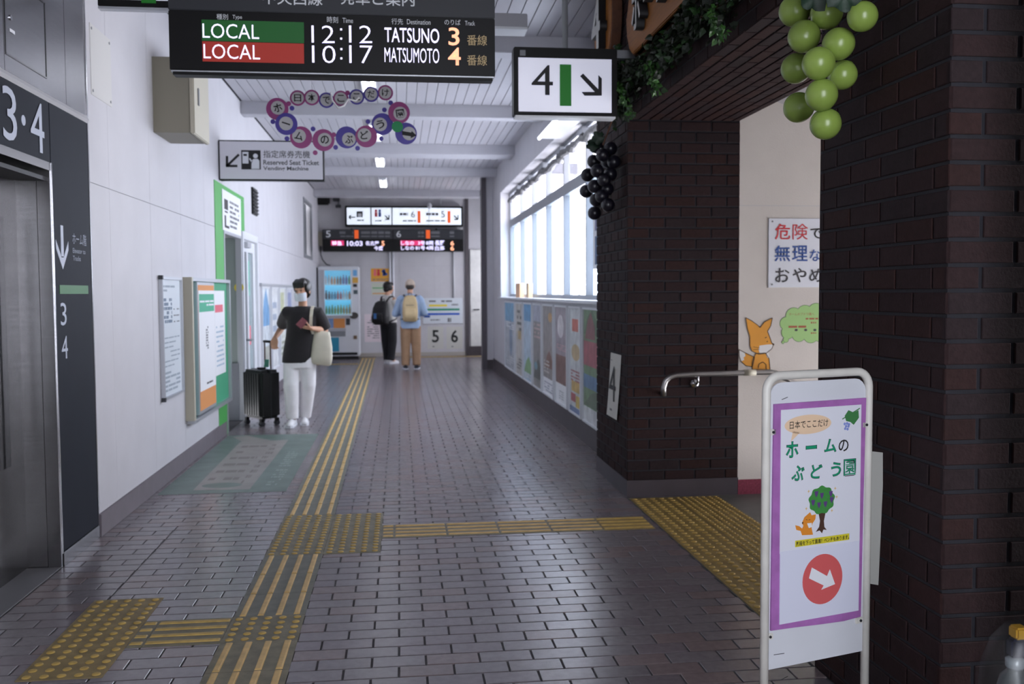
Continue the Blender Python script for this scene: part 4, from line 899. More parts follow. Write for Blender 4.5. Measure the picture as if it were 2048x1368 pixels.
def stud_tile(parent, x0, y0, bm, sm, n=5, join=False, w=.3, stagger=False):
    b = tile_base(parent, x0, y0, w, .3, bm); p = .3 / n; mb = MB()
    for j in range(n):
        for i in range(round(w / p)):
            q = (x0 + (i + .5) * p, y0 + (j + .5) * p, .002)
            if join: mb.lathe([(.012, 0), (.009, .004), (.001, .005)], q, 8)
            else: put(stud_mesh(sm), 'dome', b, q)
    if join: s = mb.build('fine_studs', sm, b, smooth=True); s['kind'] = 'stuff'
def bar_tile(parent, x0, y0, bm, cm, along='y', L=.3, w=.3):
    if along == 'y':
        b = tile_base(parent, x0, y0, w, L, bm)
        for i in range(4): put(bar_mesh(cm, L - .012), 'bar', b, (x0 + .0375 + .075 * i, y0 + L / 2, .002))
    else:
        b = tile_base(parent, x0, y0, L, w, bm)
        for i in range(4): put(bar_mesh(cm, L - .012), 'bar', b, (x0 + L / 2, y0 + .0375 + .075 * i, .002), math.pi / 2)
PX = -.716
t = thing('tactile_path', 'ribbed cream guide strip running the length of the passage floor', 'tactile paving', (PX, 4, 0))
for k in range(7): bar_tile(t, PX, 3.775 - .3 * (k + 1), TB, TC)
stud_tile(t, PX, 3.775, TB, TY)
for y, L in ((4.075, .3), (4.375, .3), (4.675, .345)): bar_tile(t, PX, y, TBG, TC, L=L)
y = 5.92
while y < 20.0:
    bar_tile(t, PX - (y - 6) * .007, y, TBG, TC); y += .3
stud_tile(t, PX - .1, y, TDY, TY, join=True)
t = thing('tactile_crossing', 'studded block of six worn tiles where the guide strips cross', 'tactile paving', (PX + .3, 5.47, 0))
for i in range(2):
    for j in range(3): stud_tile(t, PX + .3 * i, 5.02 + .3 * j, TB, TY)
t = thing('tactile_lift_block', 'studded ochre tiles on the floor in front of the lift', 'tactile paving', (-1.22, 3.9, 0))
for j in range(3): stud_tile(t, -1.373, 3.489 + .3 * j, TBY, TY)
t = thing('tactile_link', 'short ribbed strip joining the lift tiles to the guide strip', 'tactile paving', (-.9, 3.92, 0))
bar_tile(t, -1.073, 3.775, TB, TY, 'x', .06); bar_tile(t, -1.013, 3.775, TB, TY, 'x', .297)
t = thing('tactile_branch', 'ribbed strip branching right toward the stairs', 'tactile paving', (.6, 5.46, 0))
x = PX + .6
for L in (.07, .3, .3, .3, .3, .3): bar_tile(t, x, 5.305, TB if x < 1 else TDY, TC if x < 1 else TY, 'x', L); x += L
t = thing('tactile_stair_block', 'wide gold studded tile band at the head of the stairs', 'tactile paving', (1.79, 4.7, 0))
for j in range(9):
    stud_tile(t, XP + .004, 3.40 + .3 * j, TDY, TY); stud_tile(t, XP + .308, 3.40 + .3 * j, TDY, TY, n=7, join=True)
t = thing('tactile_far_branch', 'faded yellow tiles leading to the vending machine', 'tactile paving', (-1.1, 18.6, 0))
for i in range(3): stud_tile(t, -1.71 + .3 * i, 18.45, TBY, TY, join=True)
t = thing('tactile_end_band', 'faded yellow tiles along the foot of the end wall', 'tactile paving', (1.0, 20.3, 0))
for i in range(8): stud_tile(t, .2 + .3 * i, 20.2, TBY, TY, join=True)

# green floor sticker outside the ticket recess
t = thing('floor_sticker', 'worn green floor sticker with a pale arrow sheet by the left wall', 'floor sticker', (-1.25, 8, 0))
GS = M('worn_green_film', '#64766e', .45, var=.14, vscale=5, hex2='#6f7f79'); PS = M('worn_pale_film', '#8d8985', .45, var=.1, vscale=6)
MB().box(-1.66, -.80, 6.68, 9.40, .0004, .0012).build('green_film', GS, t)
mb = MB(); FL.poly(mb, [(-1.45, 6.8), (-1.06, 6.78), (-1.05, 9.05), (-1.2, 9.02), (-1.47, 9.36), (-1.6, 9.3), (-1.47, 9.0), (-1.48, 8.9)], .0012, .0018); mb.build('pale_sheet', PS, t)
mb = MB()
for i, y in enumerate((7.15, 7.45, 7.75, 8.05, 8.35, 8.65)): marks(mb, FL, -1.42, -1.2, y, y + .1, 1, .0018, 60 + i, .9)
marks(mb, FL, -1.16, -1.1, 7.0, 8.9, 9, .0018, 71, .5); mb.build('worn_print', M('worn_print', '#76716d', .5), t)
mb = MB(); FL.disc(mb, -1.28, 6.95, .14, .0018, .0022, 24, rv=.09); mb.build('round_mark', GS, t)
mb = MB(); marks(mb, FL, -.97, -.88, 6.9, 8.4, 16, .0012, 77, .6); mb.build('side_print', M('side_print', '#86938e', .5), t)

# ------------------------------------------------------------------ handrail and things on the stair wall
t = thing('handrail', 'steel handrail on the brick pillar leading down the stairs', 'handrail', (2.0, YP, .7))
HR = Fr((0, YP - .08, 0), (1, 0, 0), (0, 0, 1))
pth = [HR.px(*q) for q in ((1327, 792), (1327, 775), (1331, 762), (1340, 754), (1352, 750), (1400, 748), (1450, 747), (1500, 745), (1543, 744.5))]
P = [HR.p(*q) for q in pth]; e = P[-1]
P += [Vector((e.x + .03, e.y, e.z - .006)), Vector((e.x + .1, e.y, e.z - .045)), Vector((e.x + 1.6, e.y, e.z - .85))]
MB().tube(P, .0185, 14).build('rail', M('satin_steel', '#a9a7a6', .3, .95), t, smooth=True)
a, b = HR.px(1487, 745)[0], HR.px(1511, 745)[0]; z = HR.px(1499, 745)[1]
MB().tube([(a, YP - .08, z), (b, YP - .08, z)], .0205, 14).build('sleeve', CREAM, t, smooth=True)
MB().tube([(P[0].x, P[0].y, P[0].z + .01), (P[0].x, YP + .0, P[0].z + .01)], .012).build('end_return', CHROME, t, smooth=True)
for x in (1396, 1700):
    u, v = HR.px(x, 769) if x < 1500 else (2.95, .5)
    if x > 1500: v = e.z - .045 - (2.95 - e.x - .1) * .537 - .07
    MB().tube([(u, YP, v), (u, YP - .05, v), (u, YP - .08, v + .02), (u, YP - .08, v + .06)], .008).build('bracket', CHROME, t, smooth=True)
    MB().tube([(u, YP - .008, v), (u, YP + .0, v)], .028, 16).build('flange', CHROME, t, smooth=True)
# warning sign
t = thing('warning_sign', 'white warning sign with red, blue and black words in the stairwell', 'sign', (2.8, YP, 1.39))
u0, v1 = PF.px(1537, 437); v0 = PF.px(1535, 575)[1]
mb = MB(); PF.rect(mb, u0, u0 + .5, v0, v1, -.001, .006); mb.build('plate', M('sign_white', '#d9dde6', .4), t, bevel=.001)
def z6(x, y): return 1440 + x / 3.8, 420 + y / 3.8
for s, x0, y0, x1, y1, m in (('危', 418, 105, 535, 225, RED), ('険', 552, 105, 668, 225, RED), ('で', 686, 138, 775, 218, INK), ('無', 415, 270, 535, 390, BLUEP), ('理', 548, 270, 666, 388, BLUEP), ('な', 680, 300, 768, 388, BLUEP), ('お', 420, 440, 528, 550, INKD), ('や', 550, 440, 658, 550, INKD), ('め', 680, 445, 785, 548, INKD)):
    PF.ptext(s, *z6(x0, y0), *z6(x1, y1), .008, m, t, bold=.0 if s == '険' else .01)
mb = MB()
for b in (v0 + .02, v1 - .02): PF.disc(mb, u0 + .025, b, .006, .005, .009, 10)
mb.build('screws', MGREY, t)
# fox sticker
def fox_poly(fr, t, name, pts, n0, n1, m):
    mb = MB(); fr.poly(mb, [fr.px(*z6(*q)) for q in pts], n0, n1); return mb.build(name, m, t)
FOX = M('fox_orange', '#d9952c', .6, var=.06); FXD = M('fox_line', '#4a3418', .6); FXW = M('fox_white', '#d8d8d8', .6)
t = thing('fox_sticker', 'yellow orange cartoon fox sticker low on the stair wall', 'sticker', (2.35, YP, .82))
hd = [(195, 818), (240, 842), (282, 872), (304, 893), (335, 852), (397, 820), (385, 880), (360, 922), (378, 968), (392, 1010), (408, 1020), (392, 1055), (350, 1088), (292, 1096), (240, 1070), (226, 1030), (226, 960), (207, 900)]
bd = [(272, 1090), (345, 1086), (372, 1130), (380, 1212), (246, 1212), (244, 1170), (254, 1125)]
tl = [(143, 1060), (190, 1085), (262, 1118), (246, 1192), (196, 1184), (160, 1152), (145, 1110)]
fox_poly(PF, t, 'tail', tl, 0, .0012, FOX); fox_poly(PF, t, 'tail_tip', [(143, 1060), (188, 1085), (192, 1110), (178, 1122), (184, 1138), (162, 1150), (145, 1110)], .0012, .0018, FXW)
fox_poly(PF, t, 'body', bd, .0006, .0018, FOX); fox_poly(PF, t, 'head', hd, .0012, .0024, FOX)
fox_poly(PF, t, 'muzzle', [(300, 1030), (360, 1022), (408, 1020), (392, 1055), (350, 1088), (300, 1090), (292, 1060)], .0024, .003, FXW)
fox_poly(PF, t, 'chest', [(345, 1090), (368, 1082), (374, 1118), (360, 1125)], .0024, .003, FXW)
mb = MB()
for ln, w in ((hd + hd[:1], .0045), (bd + bd[:1], .0045), (tl + tl[:1], .0045), ([(340, 972), (354, 966)], .005), ([(354, 1003), (362, 996)], .006), ([(252, 1040), (300, 1048)], .003), ([(250, 1062), (300, 1058)], .003), ([(290, 1200), (295, 1170), (325, 1155), (350, 1175), (350, 1210)], .0045)): PF.stroke(mb, [PF.px(*z6(*q)) for q in ln], w, .0018, .0034)
PF.disc(mb, *PF.px(*z6(404, 1021)), .007, .003, .0038, 10); mb.build('outline', FXD, t)
# green speech cloud
t = thing('speech_cloud_sticker', 'pale green cloud shaped speech sticker beside the fox', 'sticker', (2.65, YP, 1.0))
CLD = M('cloud_green', '#9cc47c', .6); CLL = M('cloud_line', '#5f7f52', .6)
circ = [(502, 862, 48), (560, 805, 62), (645, 790, 66), (730, 775, 66), (515, 930, 50), (600, 945, 55), (690, 950, 60), (600, 870, 95), (700, 865, 95), (790, 860, 100), (760, 930, 70), (500, 985, 20), (478, 1005, 9)]
mb = MB()
for i, (x, y, r) in enumerate(circ): PF.disc(mb, *PF.px(*z6(x, y)), (r + 4) / 3.8 * 6.3 / 1902.8, 0, .0008 + .00002 * i, 28)
mb.build('cloud_edge', CLL, t)
mb = MB()
for i, (x, y, r) in enumerate(circ): PF.disc(mb, *PF.px(*z6(x, y)), r / 3.8 * 6.3 / 1902.8, .0008, .0014 + .00002 * i, 28)
mb.build('cloud', CLD, t)
PF.ptext('ホームのブドウ園へ', *z6(525, 780), *z6(716, 802), .0022, M('rust_ink', '#a0583c', .6), t)
mb = MB()
for q in ((520, 872, 668, 895), (650, 815, 745, 832), (690, 845, 745, 862), (690, 925, 745, 940)): marks(mb, PF, *PF.pr(*z6(q[0], q[1]), *z6(q[2], q[3])), 1, .0018, int(q[0]), .7)
mb.build('print', MATS['rust_ink'], t)
mb = MB()
for x in (578, 650, 720): PF.disc(mb, *PF.px(*z6(x, 912)), .011, .0018, .0026, 12, rv=.008)
mb.build('paw_marks', INKD, t)
# paper 4 on the pillar side
t = thing('number_sheet', 'curled white sheet with a black 4 taped to the pillar side', 'notice', (XP, 6.5, .49))
mb = MB(); r1 = []; r2 = []
for i in range(9):
    k = i / 8; z = .485 + .455 * k; n = .004 + .009 * (1 - k) ** 2; y0 = 6.72 - .1 * k; y1 = 6.40 - .1 * k
    for L, dn in ((r1, 0), (r2, -.001)): L += [BL.p(-y0, z, n + dn), BL.p(-y1, z, n + dn)]
fs = [(2 * i, 2 * i + 1, 2 * i + 3, 2 * i + 2) for i in range(8)]
mb.add(r1, fs); mb.add(r2, [f[::-1] for f in fs]); mb.build('sheet', M('sheet_grey', '#c5c4bd', .7), t)
B4 = Fr((XP - .016, 0, 0), (0, -1, 0), (-.012, 0, 1))
BL.text('4', -6.65, -6.45, .60, .85, .0105, INK, t)
mb = MB(); marks(mb, BL, -6.62, -6.52, .53, .56, 1, .0125, 4); marks(mb, BL, -6.6, -6.5, .885, .9, 1, .006, 5); mb.build('print', INKG, t)
# ------------------------------------------------------------------ wooden name boards, ivy and grapes on the lintel
BW = Fr((XP - .075, 0, 0), (0, -1, 0), (0, 0, 1))
t = thing('wooden_name_board', 'honey wood board with raised white katakana above the stair opening', 'sign', (XP, 5.0, 2.83))
zb = BW.px(1265, 108)[1]; ul = BW.px(1252, 50)[0]; zt_ = zb + .42
pts = [(ul + .16, zb), (ul + 2.6, zb), (ul + 2.75, zb + .1), (ul + 2.75, zt_ - .1), (ul + 2.6, zt_), (ul + .16, zt_), (ul + .07, zt_ - .06), (ul + .02, zt_ - .16), (ul, zb + .26), (ul + .02, zb + .14), (ul + .08, zb + .05)]
mb = MB(); BW.poly(mb, pts, -.055, 0); mb.build('board', WOOD, t, bevel=.006)
pb_ = [(u - .035 if u < ul + .2 else u, v + (.03 if v > zb + .3 else -.0)) for u, v in pts]
mb = MB(); BW.poly(mb, pb_, -.07, -.012); mb.build('bark_edge', WOODD, t, bevel=.006)
a = BW.px(1279, 40)[0]; b = BW.px(1302, 20)[0]; z0 = BW.px(1290, 57)[1]; w = .2
LWH = M('letter_white', '#c9c9c6', .5)
for i, ch in enumerate('ホームのぶどう園'):
    hgt = .25; c = a + .012 + i * .27
    if ch == 'ー': BW.text(ch, c, c + w, z0 + .1, z0 + .15, .002, LWH, t, name='raised_letter', bold=.03, ext=.05, side=INK)
    else: BW.text(ch, c, c + w, z0, z0 + hgt, .002, LWH, t, name='raised_letter', bold=.02, ext=.05, side=INK)
t = thing('wooden_number_board', 'round honey wood slice with a raised white 4 behind the lit sign', 'sign', (XP, 6.85, 2.8))
uc, vc = BW.px(1206, 45); 
mb = MB(); BW.disc(mb, uc, vc, .30, -.065, .0, 28, rv=.34); mb.build('bark_edge', WOODD, t, bevel=.004)
mb = MB(); BW.disc(mb, uc, vc, .275, .0, .004, 28, rv=.315); mb.build('slice', WOOD, t)
BW.text('4', uc - .13, uc + .15, vc - .2, vc + .16, .005, LWH, t, name='raised_number', bold=.02, ext=.05, side=INK)

IV1 = M('ivy_dark', '#111d0e', .55, var=.3, vscale=40); IV2 = M('ivy_mid', '#1f3c18', .5, var=.25, vscale=40); IV3 = M('ivy_light', '#335f22', .5, var=.2, vscale=40)
def leaf(mb, p, d, up, s, mi):
    d = d.normalized(); x = d.cross(up).normalized(); n = x.cross(d)
    q = [p, p + d * s * .25 + x * s * .42 + n * s * .1, p + d * s * .55 + x * s * .3, p + d * s, p + d * s * .55 - x * s * .3, p + d * s * .25 - x * s * .42 + n * s * .1, p + d * s * .45 - n * s * .08]
    mb.add(q, [(0, 1, 6), (1, 2, 6), (2, 3, 6), (3, 4, 6), (4, 5, 6), (5, 0, 6)], mi)
def rv(s=1.): return Vector((rnd.uniform(-s, s), rnd.uniform(-s, s), rnd.uniform(-s, s)))
t = thing('ivy_garland', 'dark artificial ivy garland draped along the lintel edge', 'garland', (XP, 5, 2.7))
main = [(6.22, 2.60), (6.1, 2.70), (5.8, 2.68), (5.4, 2.66), (5.0, 2.65), (4.6, 2.68), (4.2, 2.65), (3.7, 2.67), (3.3, 2.68)]
P = [BL.p(-y, z, .05) for y, z in main]
MB().tube(P, .012, 6).build('vine', WOODD, t)
mb = MB()
for k in range(1500):
    i = rnd.randrange(len(P) - 1); f_ = rnd.random(); c = P[i].lerp(P[i + 1], f_); c = c + Vector((-rnd.uniform(-.03, .05), rnd.gauss(0, .05), max(-.12, min(.12, rnd.gauss(.01, .05)))))
    c.x = min(c.x, XP - .012); d = rv(); d.z -= .7; d.x = -abs(d.x); leaf(mb, c, d, rv() + Vector((0, 0, .2)), rnd.uniform(.03, .055), rnd.choices((0, 1), (4, 1))[0])
for k in range(350):                     # the thicker end by the lit sign
    c = BL.p(-6.12 + rnd.gauss(0, .06), 2.72 + rnd.gauss(0, .1), .03 + abs(rnd.gauss(0, .04))); d = rv(); d.z -= .6; leaf(mb, c, d, rv() + Vector((0, 0, .2)), rnd.uniform(.03, .055), rnd.choices((0, 1), (4, 1))[0])
o = mb.build('foliage', [IV1, IV2], t); o['kind'] = 'stuff'
ST_ = Fr((XP - .10, 0, 0), (0, -1, 0), (0, 0, 1))
for (x0, y0), (x1, y1), wd in (((1238, 165), (1262, 232), 6), ((1298, 125), (1318, 182), 7), ((1420, 15), (1442, 84), 8)):
    A = ST_.p(*ST_.px(x0, y0)); B = ST_.p(*ST_.px(x1, y1)); mb = MB(); mb.tube([A + V(.03, 0, .03), A, B], .003, 5, mi=1)
    for k in range(70):
        f_ = rnd.random(); c = A.lerp(B, f_) + Vector((rnd.gauss(0, .012), rnd.gauss(0, .02), rnd.gauss(0, .012))); d = rv(); d.z -= .8; leaf(mb, c, d, rv() + Vector((-.3, -.3, .3)), rnd.uniform(.022, .04), rnd.choices((0, 1), (1, 2))[0])
    mb.build('hanging_strand', [IV2, IV3], t)

def grape_leaf(parent, p, d, up, s, m):
    d = d.normalized(); x = d.cross(up).normalized(); n = x.cross(d); mb = MB(); rim = []
    for k in range(25):
        a = -math.pi + 2 * math.pi * k / 24; r = s * (.55 + .28 * abs(math.cos(2.5 * a)) + .05 * math.sin(13 * a))
        rim.append(p + d * (r * math.cos(a) + s * .4) + x * (r * math.sin(a)) + n * (.16 * s * math.cos(3 * a)))
    mb.add(rim[:24] + [p + d * s * .4 + n * s * .12], [(i, (i + 1) % 24, 24) for i in range(24)])
    mb.add([q - n * .003 for q in mb.v[:25]], [((i + 1) % 24, i, 24) for i in range(24)]); return mb.build('leaf', m, parent, smooth=True)
GG = M('grape_green', '#849c48', .28, var=.06, vscale=9, spec=.55)
GGS = M('grape_seam', '#5f7d2c', .5)
def berry(parent, x, y, rpx, n, m, seam=None):
    fr = Fr((XP - n, 0, 0), (0, -1, 0), (0, 0, 1)); c = fr.p(*fr.px(x, y)); dep = (c - CAM).dot(FW); r = rpx / FPX * dep
    b = MB().ell(c, (r, r, r), nu=28, nv=18).build('berry', m, parent, smooth=True)
    if seam is not None:
        a = [c + Vector((math.cos(k) * math.cos(seam), -math.sin(k) * .6, math.cos(k) * math.sin(seam) + math.sin(k) * .8)).normalized() * (r + .0003) for k in [math.pi * j / 16 for j in range(17)]]
        MB().tube(a, .0007, 5).build('mould_seam', GGS, b)
    return c, r
t = thing('green_grape_bunch', 'large bunch of shiny green ball grapes hanging near the column', 'decoration', (1.35, 3.1, 2.2))
GRS = [(1589, 22, 31, .15, None), (1653, 27, 32, .10, None), (1725, 33, 30, .10, None), (1608, 73, 32, .17, None), (1677, 88, 32, .13, None), (1637, 127, 32.5, .2, None), (1592, 137, 30, .12, None), (1685, 150, 29, .08, .5), (1643, 190, 32, .18, None), (1597, 215, 30, .13, -.6), (1651, 248, 31, .15, .05),
       (1640, -32, 32, .17, None), (1570, -40, 31, .12, None), (1700, -30, 31, .14, None), (1610, -88, 31, .13, None), (1672, -92, 31, .13, None)]
for x, y, r, n, s in GRS: c, rr = berry(t, x, y, r, n, GG, s)
top = Vector((1.37, c.y, c.z + .02))
MB().tube([BL.p(-3.15, 2.78, .003), BL.p(-3.15, 2.75, .08), BL.p(-3.15, 2.55, .13), BL.p(-3.1, 2.35, .1)], .006, 7).build('stem', WOODD, t, smooth=True)
GLF = M('grape_leaf_green', '#142c1c', .55, var=.25, vscale=25, bump=.4, bscale=60)
for (x, y), d in (((1688, -28), V(.05, 0, -1)), ((1640, -22), V(-.5, .1, -.6))):
    fr = Fr((XP - .24, 0, 0), (0, -1, 0), (0, 0, 1)); grape_leaf(t, fr.p(*fr.px(x, y)), d, V(-.3, -1, .1), .062, GLF)
GP = M('grape_midnight', '#15131f', .3, var=.1, vscale=9)
t = thing('purple_grape_bunch', 'dark purple ball grape bunch hung on the side of the brick pillar', 'decoration', (1.4, 6.8, 2.1))
for zx, zy, n in ((890, 225, .12), (985, 235, .06), (868, 325, .14), (965, 325, .07), (824, 420, .12), (893, 392, .17), (985, 415, .07), (815, 535, .12), (872, 500, .17), (962, 520, .09), (885, 595, .13), (968, 630, .1), (873, 688, .12), (930, 280, .13), (940, 455, .13), (925, 570, .13), (1010, 330, .05)):
    berry(t, 940 + zx / 3.506, 230 + zy / 3.506, 13.6, n, GP)
fr = Fr((XP - .14, 0, 0), (0, -1, 0), (0, 0, 1))
for (x, y), d in (((1192, 288), V(-1, .1, -.35)), ((1200, 282), V(-.4, .1, .7))): grape_leaf(t, fr.p(*fr.px(x, y)), d, V(-.3, -1, .2), .06, GLF)
A = fr.p(*fr.px(1206, 290)); MB().tube([A, A + V(.06, -.1, .2), V(XP - .01, A.y - .2, A.z + .42)], .005, 6).build('stem', WOODD, t, smooth=True)

# ------------------------------------------------------------------ standing sign
al = .29416; SR = V(math.cos(al), math.sin(al), 0); SO_ = V(1.0758, 2.5847, 0)
SS = Fr(SO_, SR, (0, 0, 1))
t = thing('standing_sign', 'white tubular standing sign pointing to the platform vineyard', 'sign stand', SS.p(.15, 0, -.15))
FRP = M('scuffed_white_paint', '#d4d2cb', .4, var=.07, vscale=14)
ua, ub = SS.px(1536, 1050)[0], SS.px(1740, 1000)[0]; zt_ = SS.px(1640, 748)[1]; R_ = .045; rad = .0125
def hoop(n0, n1, z0=0.012):
    pts = [SS.p(ua, z0, n1)]
    for k in range(7):
        q = math.pi - math.pi / 2 * k / 6; pts.append(SS.p(ua + R_ + R_ * math.cos(q), zt_ - R_ + R_ * math.sin(q), n0))
    for k in range(7):
        q = math.pi / 2 - math.pi / 2 * k / 6; pts.append(SS.p(ub - R_ + R_ * math.cos(q), zt_ - R_ + R_ * math.sin(q), n0))
    return pts + [SS.p(ub, z0, n1)]
MB().tube(hoop(-.012, -.012), rad, 14).build('front_frame', FRP, t, smooth=True)
for u in (ua, ub):
    MB().tube([SS.p(u, .014, -.2), SS.p(u, .014, .17)], rad, 12, round_=True).build('foot_bar', FRP, t, smooth=True)
    for n in (-.2, .17): MB().tube([SS.p(u, .0, n), SS.p(u, .02, n)], .016, 12).build('rubber_foot', DGREY, t)
MB().tube([SS.p(ua, .12, -.012), SS.p(ub, .12, -.012)], .008).build('cross_bar', FRP, t, smooth=True)
zl = SS.px(1545, 1342)[1]
mb = MB(); pp = [(ua + .012, zl), (ub - .012, zl), (ub - .012, zt_ - .055)] + [(ub - .012 - .04 + .04 * math.cos(q), zt_ - .06 + .04 * math.sin(q)) for q in (0.4, .8, 1.2, 1.57)] + [(ua + .052 - .04 * math.cos(q), zt_ - .06 + .04 * math.sin(q)) for q in (1.57, 1.2, .8, .4)] + [(ua + .012, zt_ - .055)]
SS.poly(mb, pp, -.016, -.010); mb.build('panel', M('sign_board_white', '#d2d5dc', .35, var=.03), t, bevel=.001)
for q in ((1547, 865), (1734, 850), (1541, 1275), (1722, 1242)):
    mb = MB(); u, v = SS.px(*q); SS.rect(mb, u - .014, u + .014, v - .009, v + .009, -.012, -.004); c = mb.build('clip', FRP, t, bevel=.002)
    mb = MB(); SS.disc(mb, u + .002, v, .004, -.004, -.001, 10); mb.build('clip_screw', DGREY, c)
# scuffs
mb = MB()
for (x, y), (x2, y2) in (((1552, 1312), (1573, 1309)), ((1567, 1362), (1580, 1355)), ((1568, 800), (1580, 795))): SS.stroke(mb, [SS.px(x, y), SS.px(x2, y2)], .0018, -.010, -.0094)
mb.build('scuff_marks', DGREY, t)
# poster on the stand
po = thing('vineyard_poster', 'purple edged white poster with fox, tree and red arrow on the stand', 'poster', SS.p(.15, .39, 0))
PURP = M('purple_crepe', '#a267ab', .65, var=.12, vscale=20, bump=.2, bscale=60)
mb = MB(); SS.poly(mb, [SS.px(*q) for q in ((1550.7, 809), (1734.6, 796), (1729, 1000), (1723.7, 1234), (1690, 1243), (1640, 1250), (1590, 1256), (1544, 1262.6), (1547, 1050))], -.010, -.004); mb.build('purple_border', PURP, po)
zs = SS.px(1636, 1095)[1]; zbm = 1.0311 - .6217
mb = MB(); SS.rect(mb, 0, .297, zs - .004, 1.0311, -.004, -.0025); up_ = mb.build('upper_sheet', M('poster_white', '#dcdee8', .5), po)
mb = MB(); SS.rect(mb, .001, .296, zbm, zs + .002, -.004, -.0018); lo_ = mb.build('lower_sheet', M('poster_white_cool', '#d6d9ea', .5), po)
def z7(x, y): return 1500 + x / 2.11, 720 + y / 2.11
N0 = -.0025
LG = M('letter_green', '#16936a', .5); PEACH = M('bubble_peach', '#e6c8a8', .6)
mb = MB(); u, v = SS.px(*z7(248, 272)); SS.disc(mb, u, v, .085, N0, N0 + .0004, 36, rv=.028); SS.poly(mb, [(u - .055, v - .015), (u - .03, v - .022), (u - .062, v - .046)], N0, N0 + .0004); bu = mb.build('speech_bubble', PEACH, up_)
SS.ptext('日本でここだけ', *z7(168, 253), *z7(330, 286), N0 + .0008, INK, up_, bold=.004)
for s, x0, y0, x1, y1, ro in (('ホ', 152, 344, 204, 412, .0), ('ー', 236, 361, 282, 376, 0), ('ム', 314, 333, 364, 390, 0), ('ぶ', 178, 446, 228, 510, -.15), ('ど', 258, 440, 304, 500, -.1), ('う', 342, 432, 384, 492, -.1), ('園', 396, 418, 446, 488, 0)):
    SS.ptext(s, *z7(x0 - 1, y0 - 1), *z7(x1 + 1, y1 + 1), N0 + .0004, INK, up_, bold=.03 if s != '園' else .012, rot=ro)
    SS.ptext(s, *z7(x0 + 1, y0 + 1), *z7(x1 - 1, y1 - 1), N0 + .0008, LG, up_, bold=.014 if s != '園' else .0, rot=ro)
SS.ptext('の', *z7(374, 336), *z7(416, 386), N0 + .0006, INK, up_, bold=.012)
TRUNK = M('print_trunk', '#4a3226', .6); CROWN = M('print_crown', '#3d8a3f', .6, var=.1, vscale=60); GRP = M('print_grape', '#5a3f7a', .6)
mb = MB(); SS.poly(mb, [SS.px(*z7(*q)) for q in ((290, 640), (322, 640), (314, 680), (316, 705), (326, 718), (312, 716), (306, 732), (296, 720), (280, 726), (294, 705), (298, 680))], N0, N0 + .0004); mb.build('printed_trunk', TRUNK, up_)
mb = MB(); u, v = SS.px(*z7(305, 592)); SS.poly(mb, [(u + .047 * (1 + .06 * math.sin(9 * q)) * math.cos(q), v + .041 * (1 + .06 * math.sin(9 * q)) * math.sin(q) * (1 if q < math.pi else .98)) for q in [2 * math.pi * k / 48 for k in range(48)]], N0 + .0003, N0 + .0008); mb.build('printed_crown', CROWN, up_)
mb = MB()
for x, y in ((282, 563), (305, 570), (343, 562), (268, 600), (293, 610), (320, 606), (346, 588)):
    a, b = SS.px(*z7(x, y)); SS.poly(mb, [(a - .007, b + .006), (a + .007, b + .006), (a + .005, b - .004), (a, b - .012), (a - .005, b - .004)], N0 + .0008, N0 + .0012)
mb.build('printed_grapes', GRP, up_)
FX2 = M('print_fox', '#dd8a2c', .6)
mb = MB(); SS.poly(mb, [SS.px(*z7(*q)) for q in ((221, 690), (232, 664), (256, 643), (262, 656), (280, 652), (278, 672), (266, 690), (262, 710), (268, 738), (222, 740), (216, 722), (198, 718), (193, 698), (210, 702), (222, 712), (228, 700))], N0, N0 + .0005); mb.build('printed_fox', FX2, up_)
mb = MB(); SS.poly(mb, [SS.px(*z7(*q)) for q in ((243, 690), (262, 688), (264, 705), (250, 710))], N0 + .0005, N0 + .0008); mb.build('printed_fox_chest', WPRINT, up_)
mb = MB()
for (x, y), (x2, y2) in (((238, 674), (244, 676)), ((250, 676), (256, 674))): SS.stroke(mb, [SS.px(*z7(x, y)), SS.px(*z7(x2, y2))], .0014, N0 + .0005, N0 + .0009)
SS.disc(mb, *SS.px(*z7(224, 688)), .0025, N0 + .0005, N0 + .0009, 8); mb.build('printed_fox_face', INK, up_)
mb = MB()
for x, y in ((250, 555), (362, 542), (368, 578), (348, 636), (240, 628), (278, 600)):
    a, b = SS.px(*z7(x, y)); SS.poly(mb, [(a, b + .005), (a + .0012, b + .0012), (a + .005, b), (a + .0012, b - .0012), (a, b - .005), (a - .0012, b - .0012), (a - .005, b), (a - .0012, b + .0012)], N0, N0 + .0004)
mb.build('sparkles', M('sparkle', '#d9b46a', .6), up_)
mb = MB(); SS.rect(mb, *SS.pr(*z7(193, 748), *z7(421, 775)), N0, N0 + .0004); mb.build('yellow_strip', M('strip_yellow', '#d3c72f', .6), up_)
SS.ptext('階段を下って直進！ベンチもあります。', *z7(196, 752), *z7(418, 771), N0 + .0008, INK, up_, bold=.02)
mb = MB(); SS.poly(mb, [SS.px(*z7(*q)) for q in ((402, 236), (418, 212), (440, 222), (460, 212), (462, 244), (440, 274), (426, 262), (408, 258))], N0, N0 + .0004); SS.stroke(mb, [SS.px(*z7(392, 250)), SS.px(*z7(466, 204))], .003, N0, N0 + .0005); mb.build('printed_leaf', M('print_leaf', '#3c7a44', .6), up_)
mb = MB()
for x, y in ((402, 270), (412, 268), (408, 280), (418, 280), (404, 290), (414, 292), (420, 272)): SS.disc(mb, *SS.px(*z7(x, y)), .0042, N0, N0 + .0005, 10)
mb.build('printed_berries', M('print_berry', '#7f8fd0', .6), up_)
mb = MB(); u, v = SS.px(*z7(308, 925)); SS.disc(mb, u, v, .0745, -.0018, -.0013, 40); mb.build('red_circle', M('arrow_red', '#cf5b5c', .6), lo_)
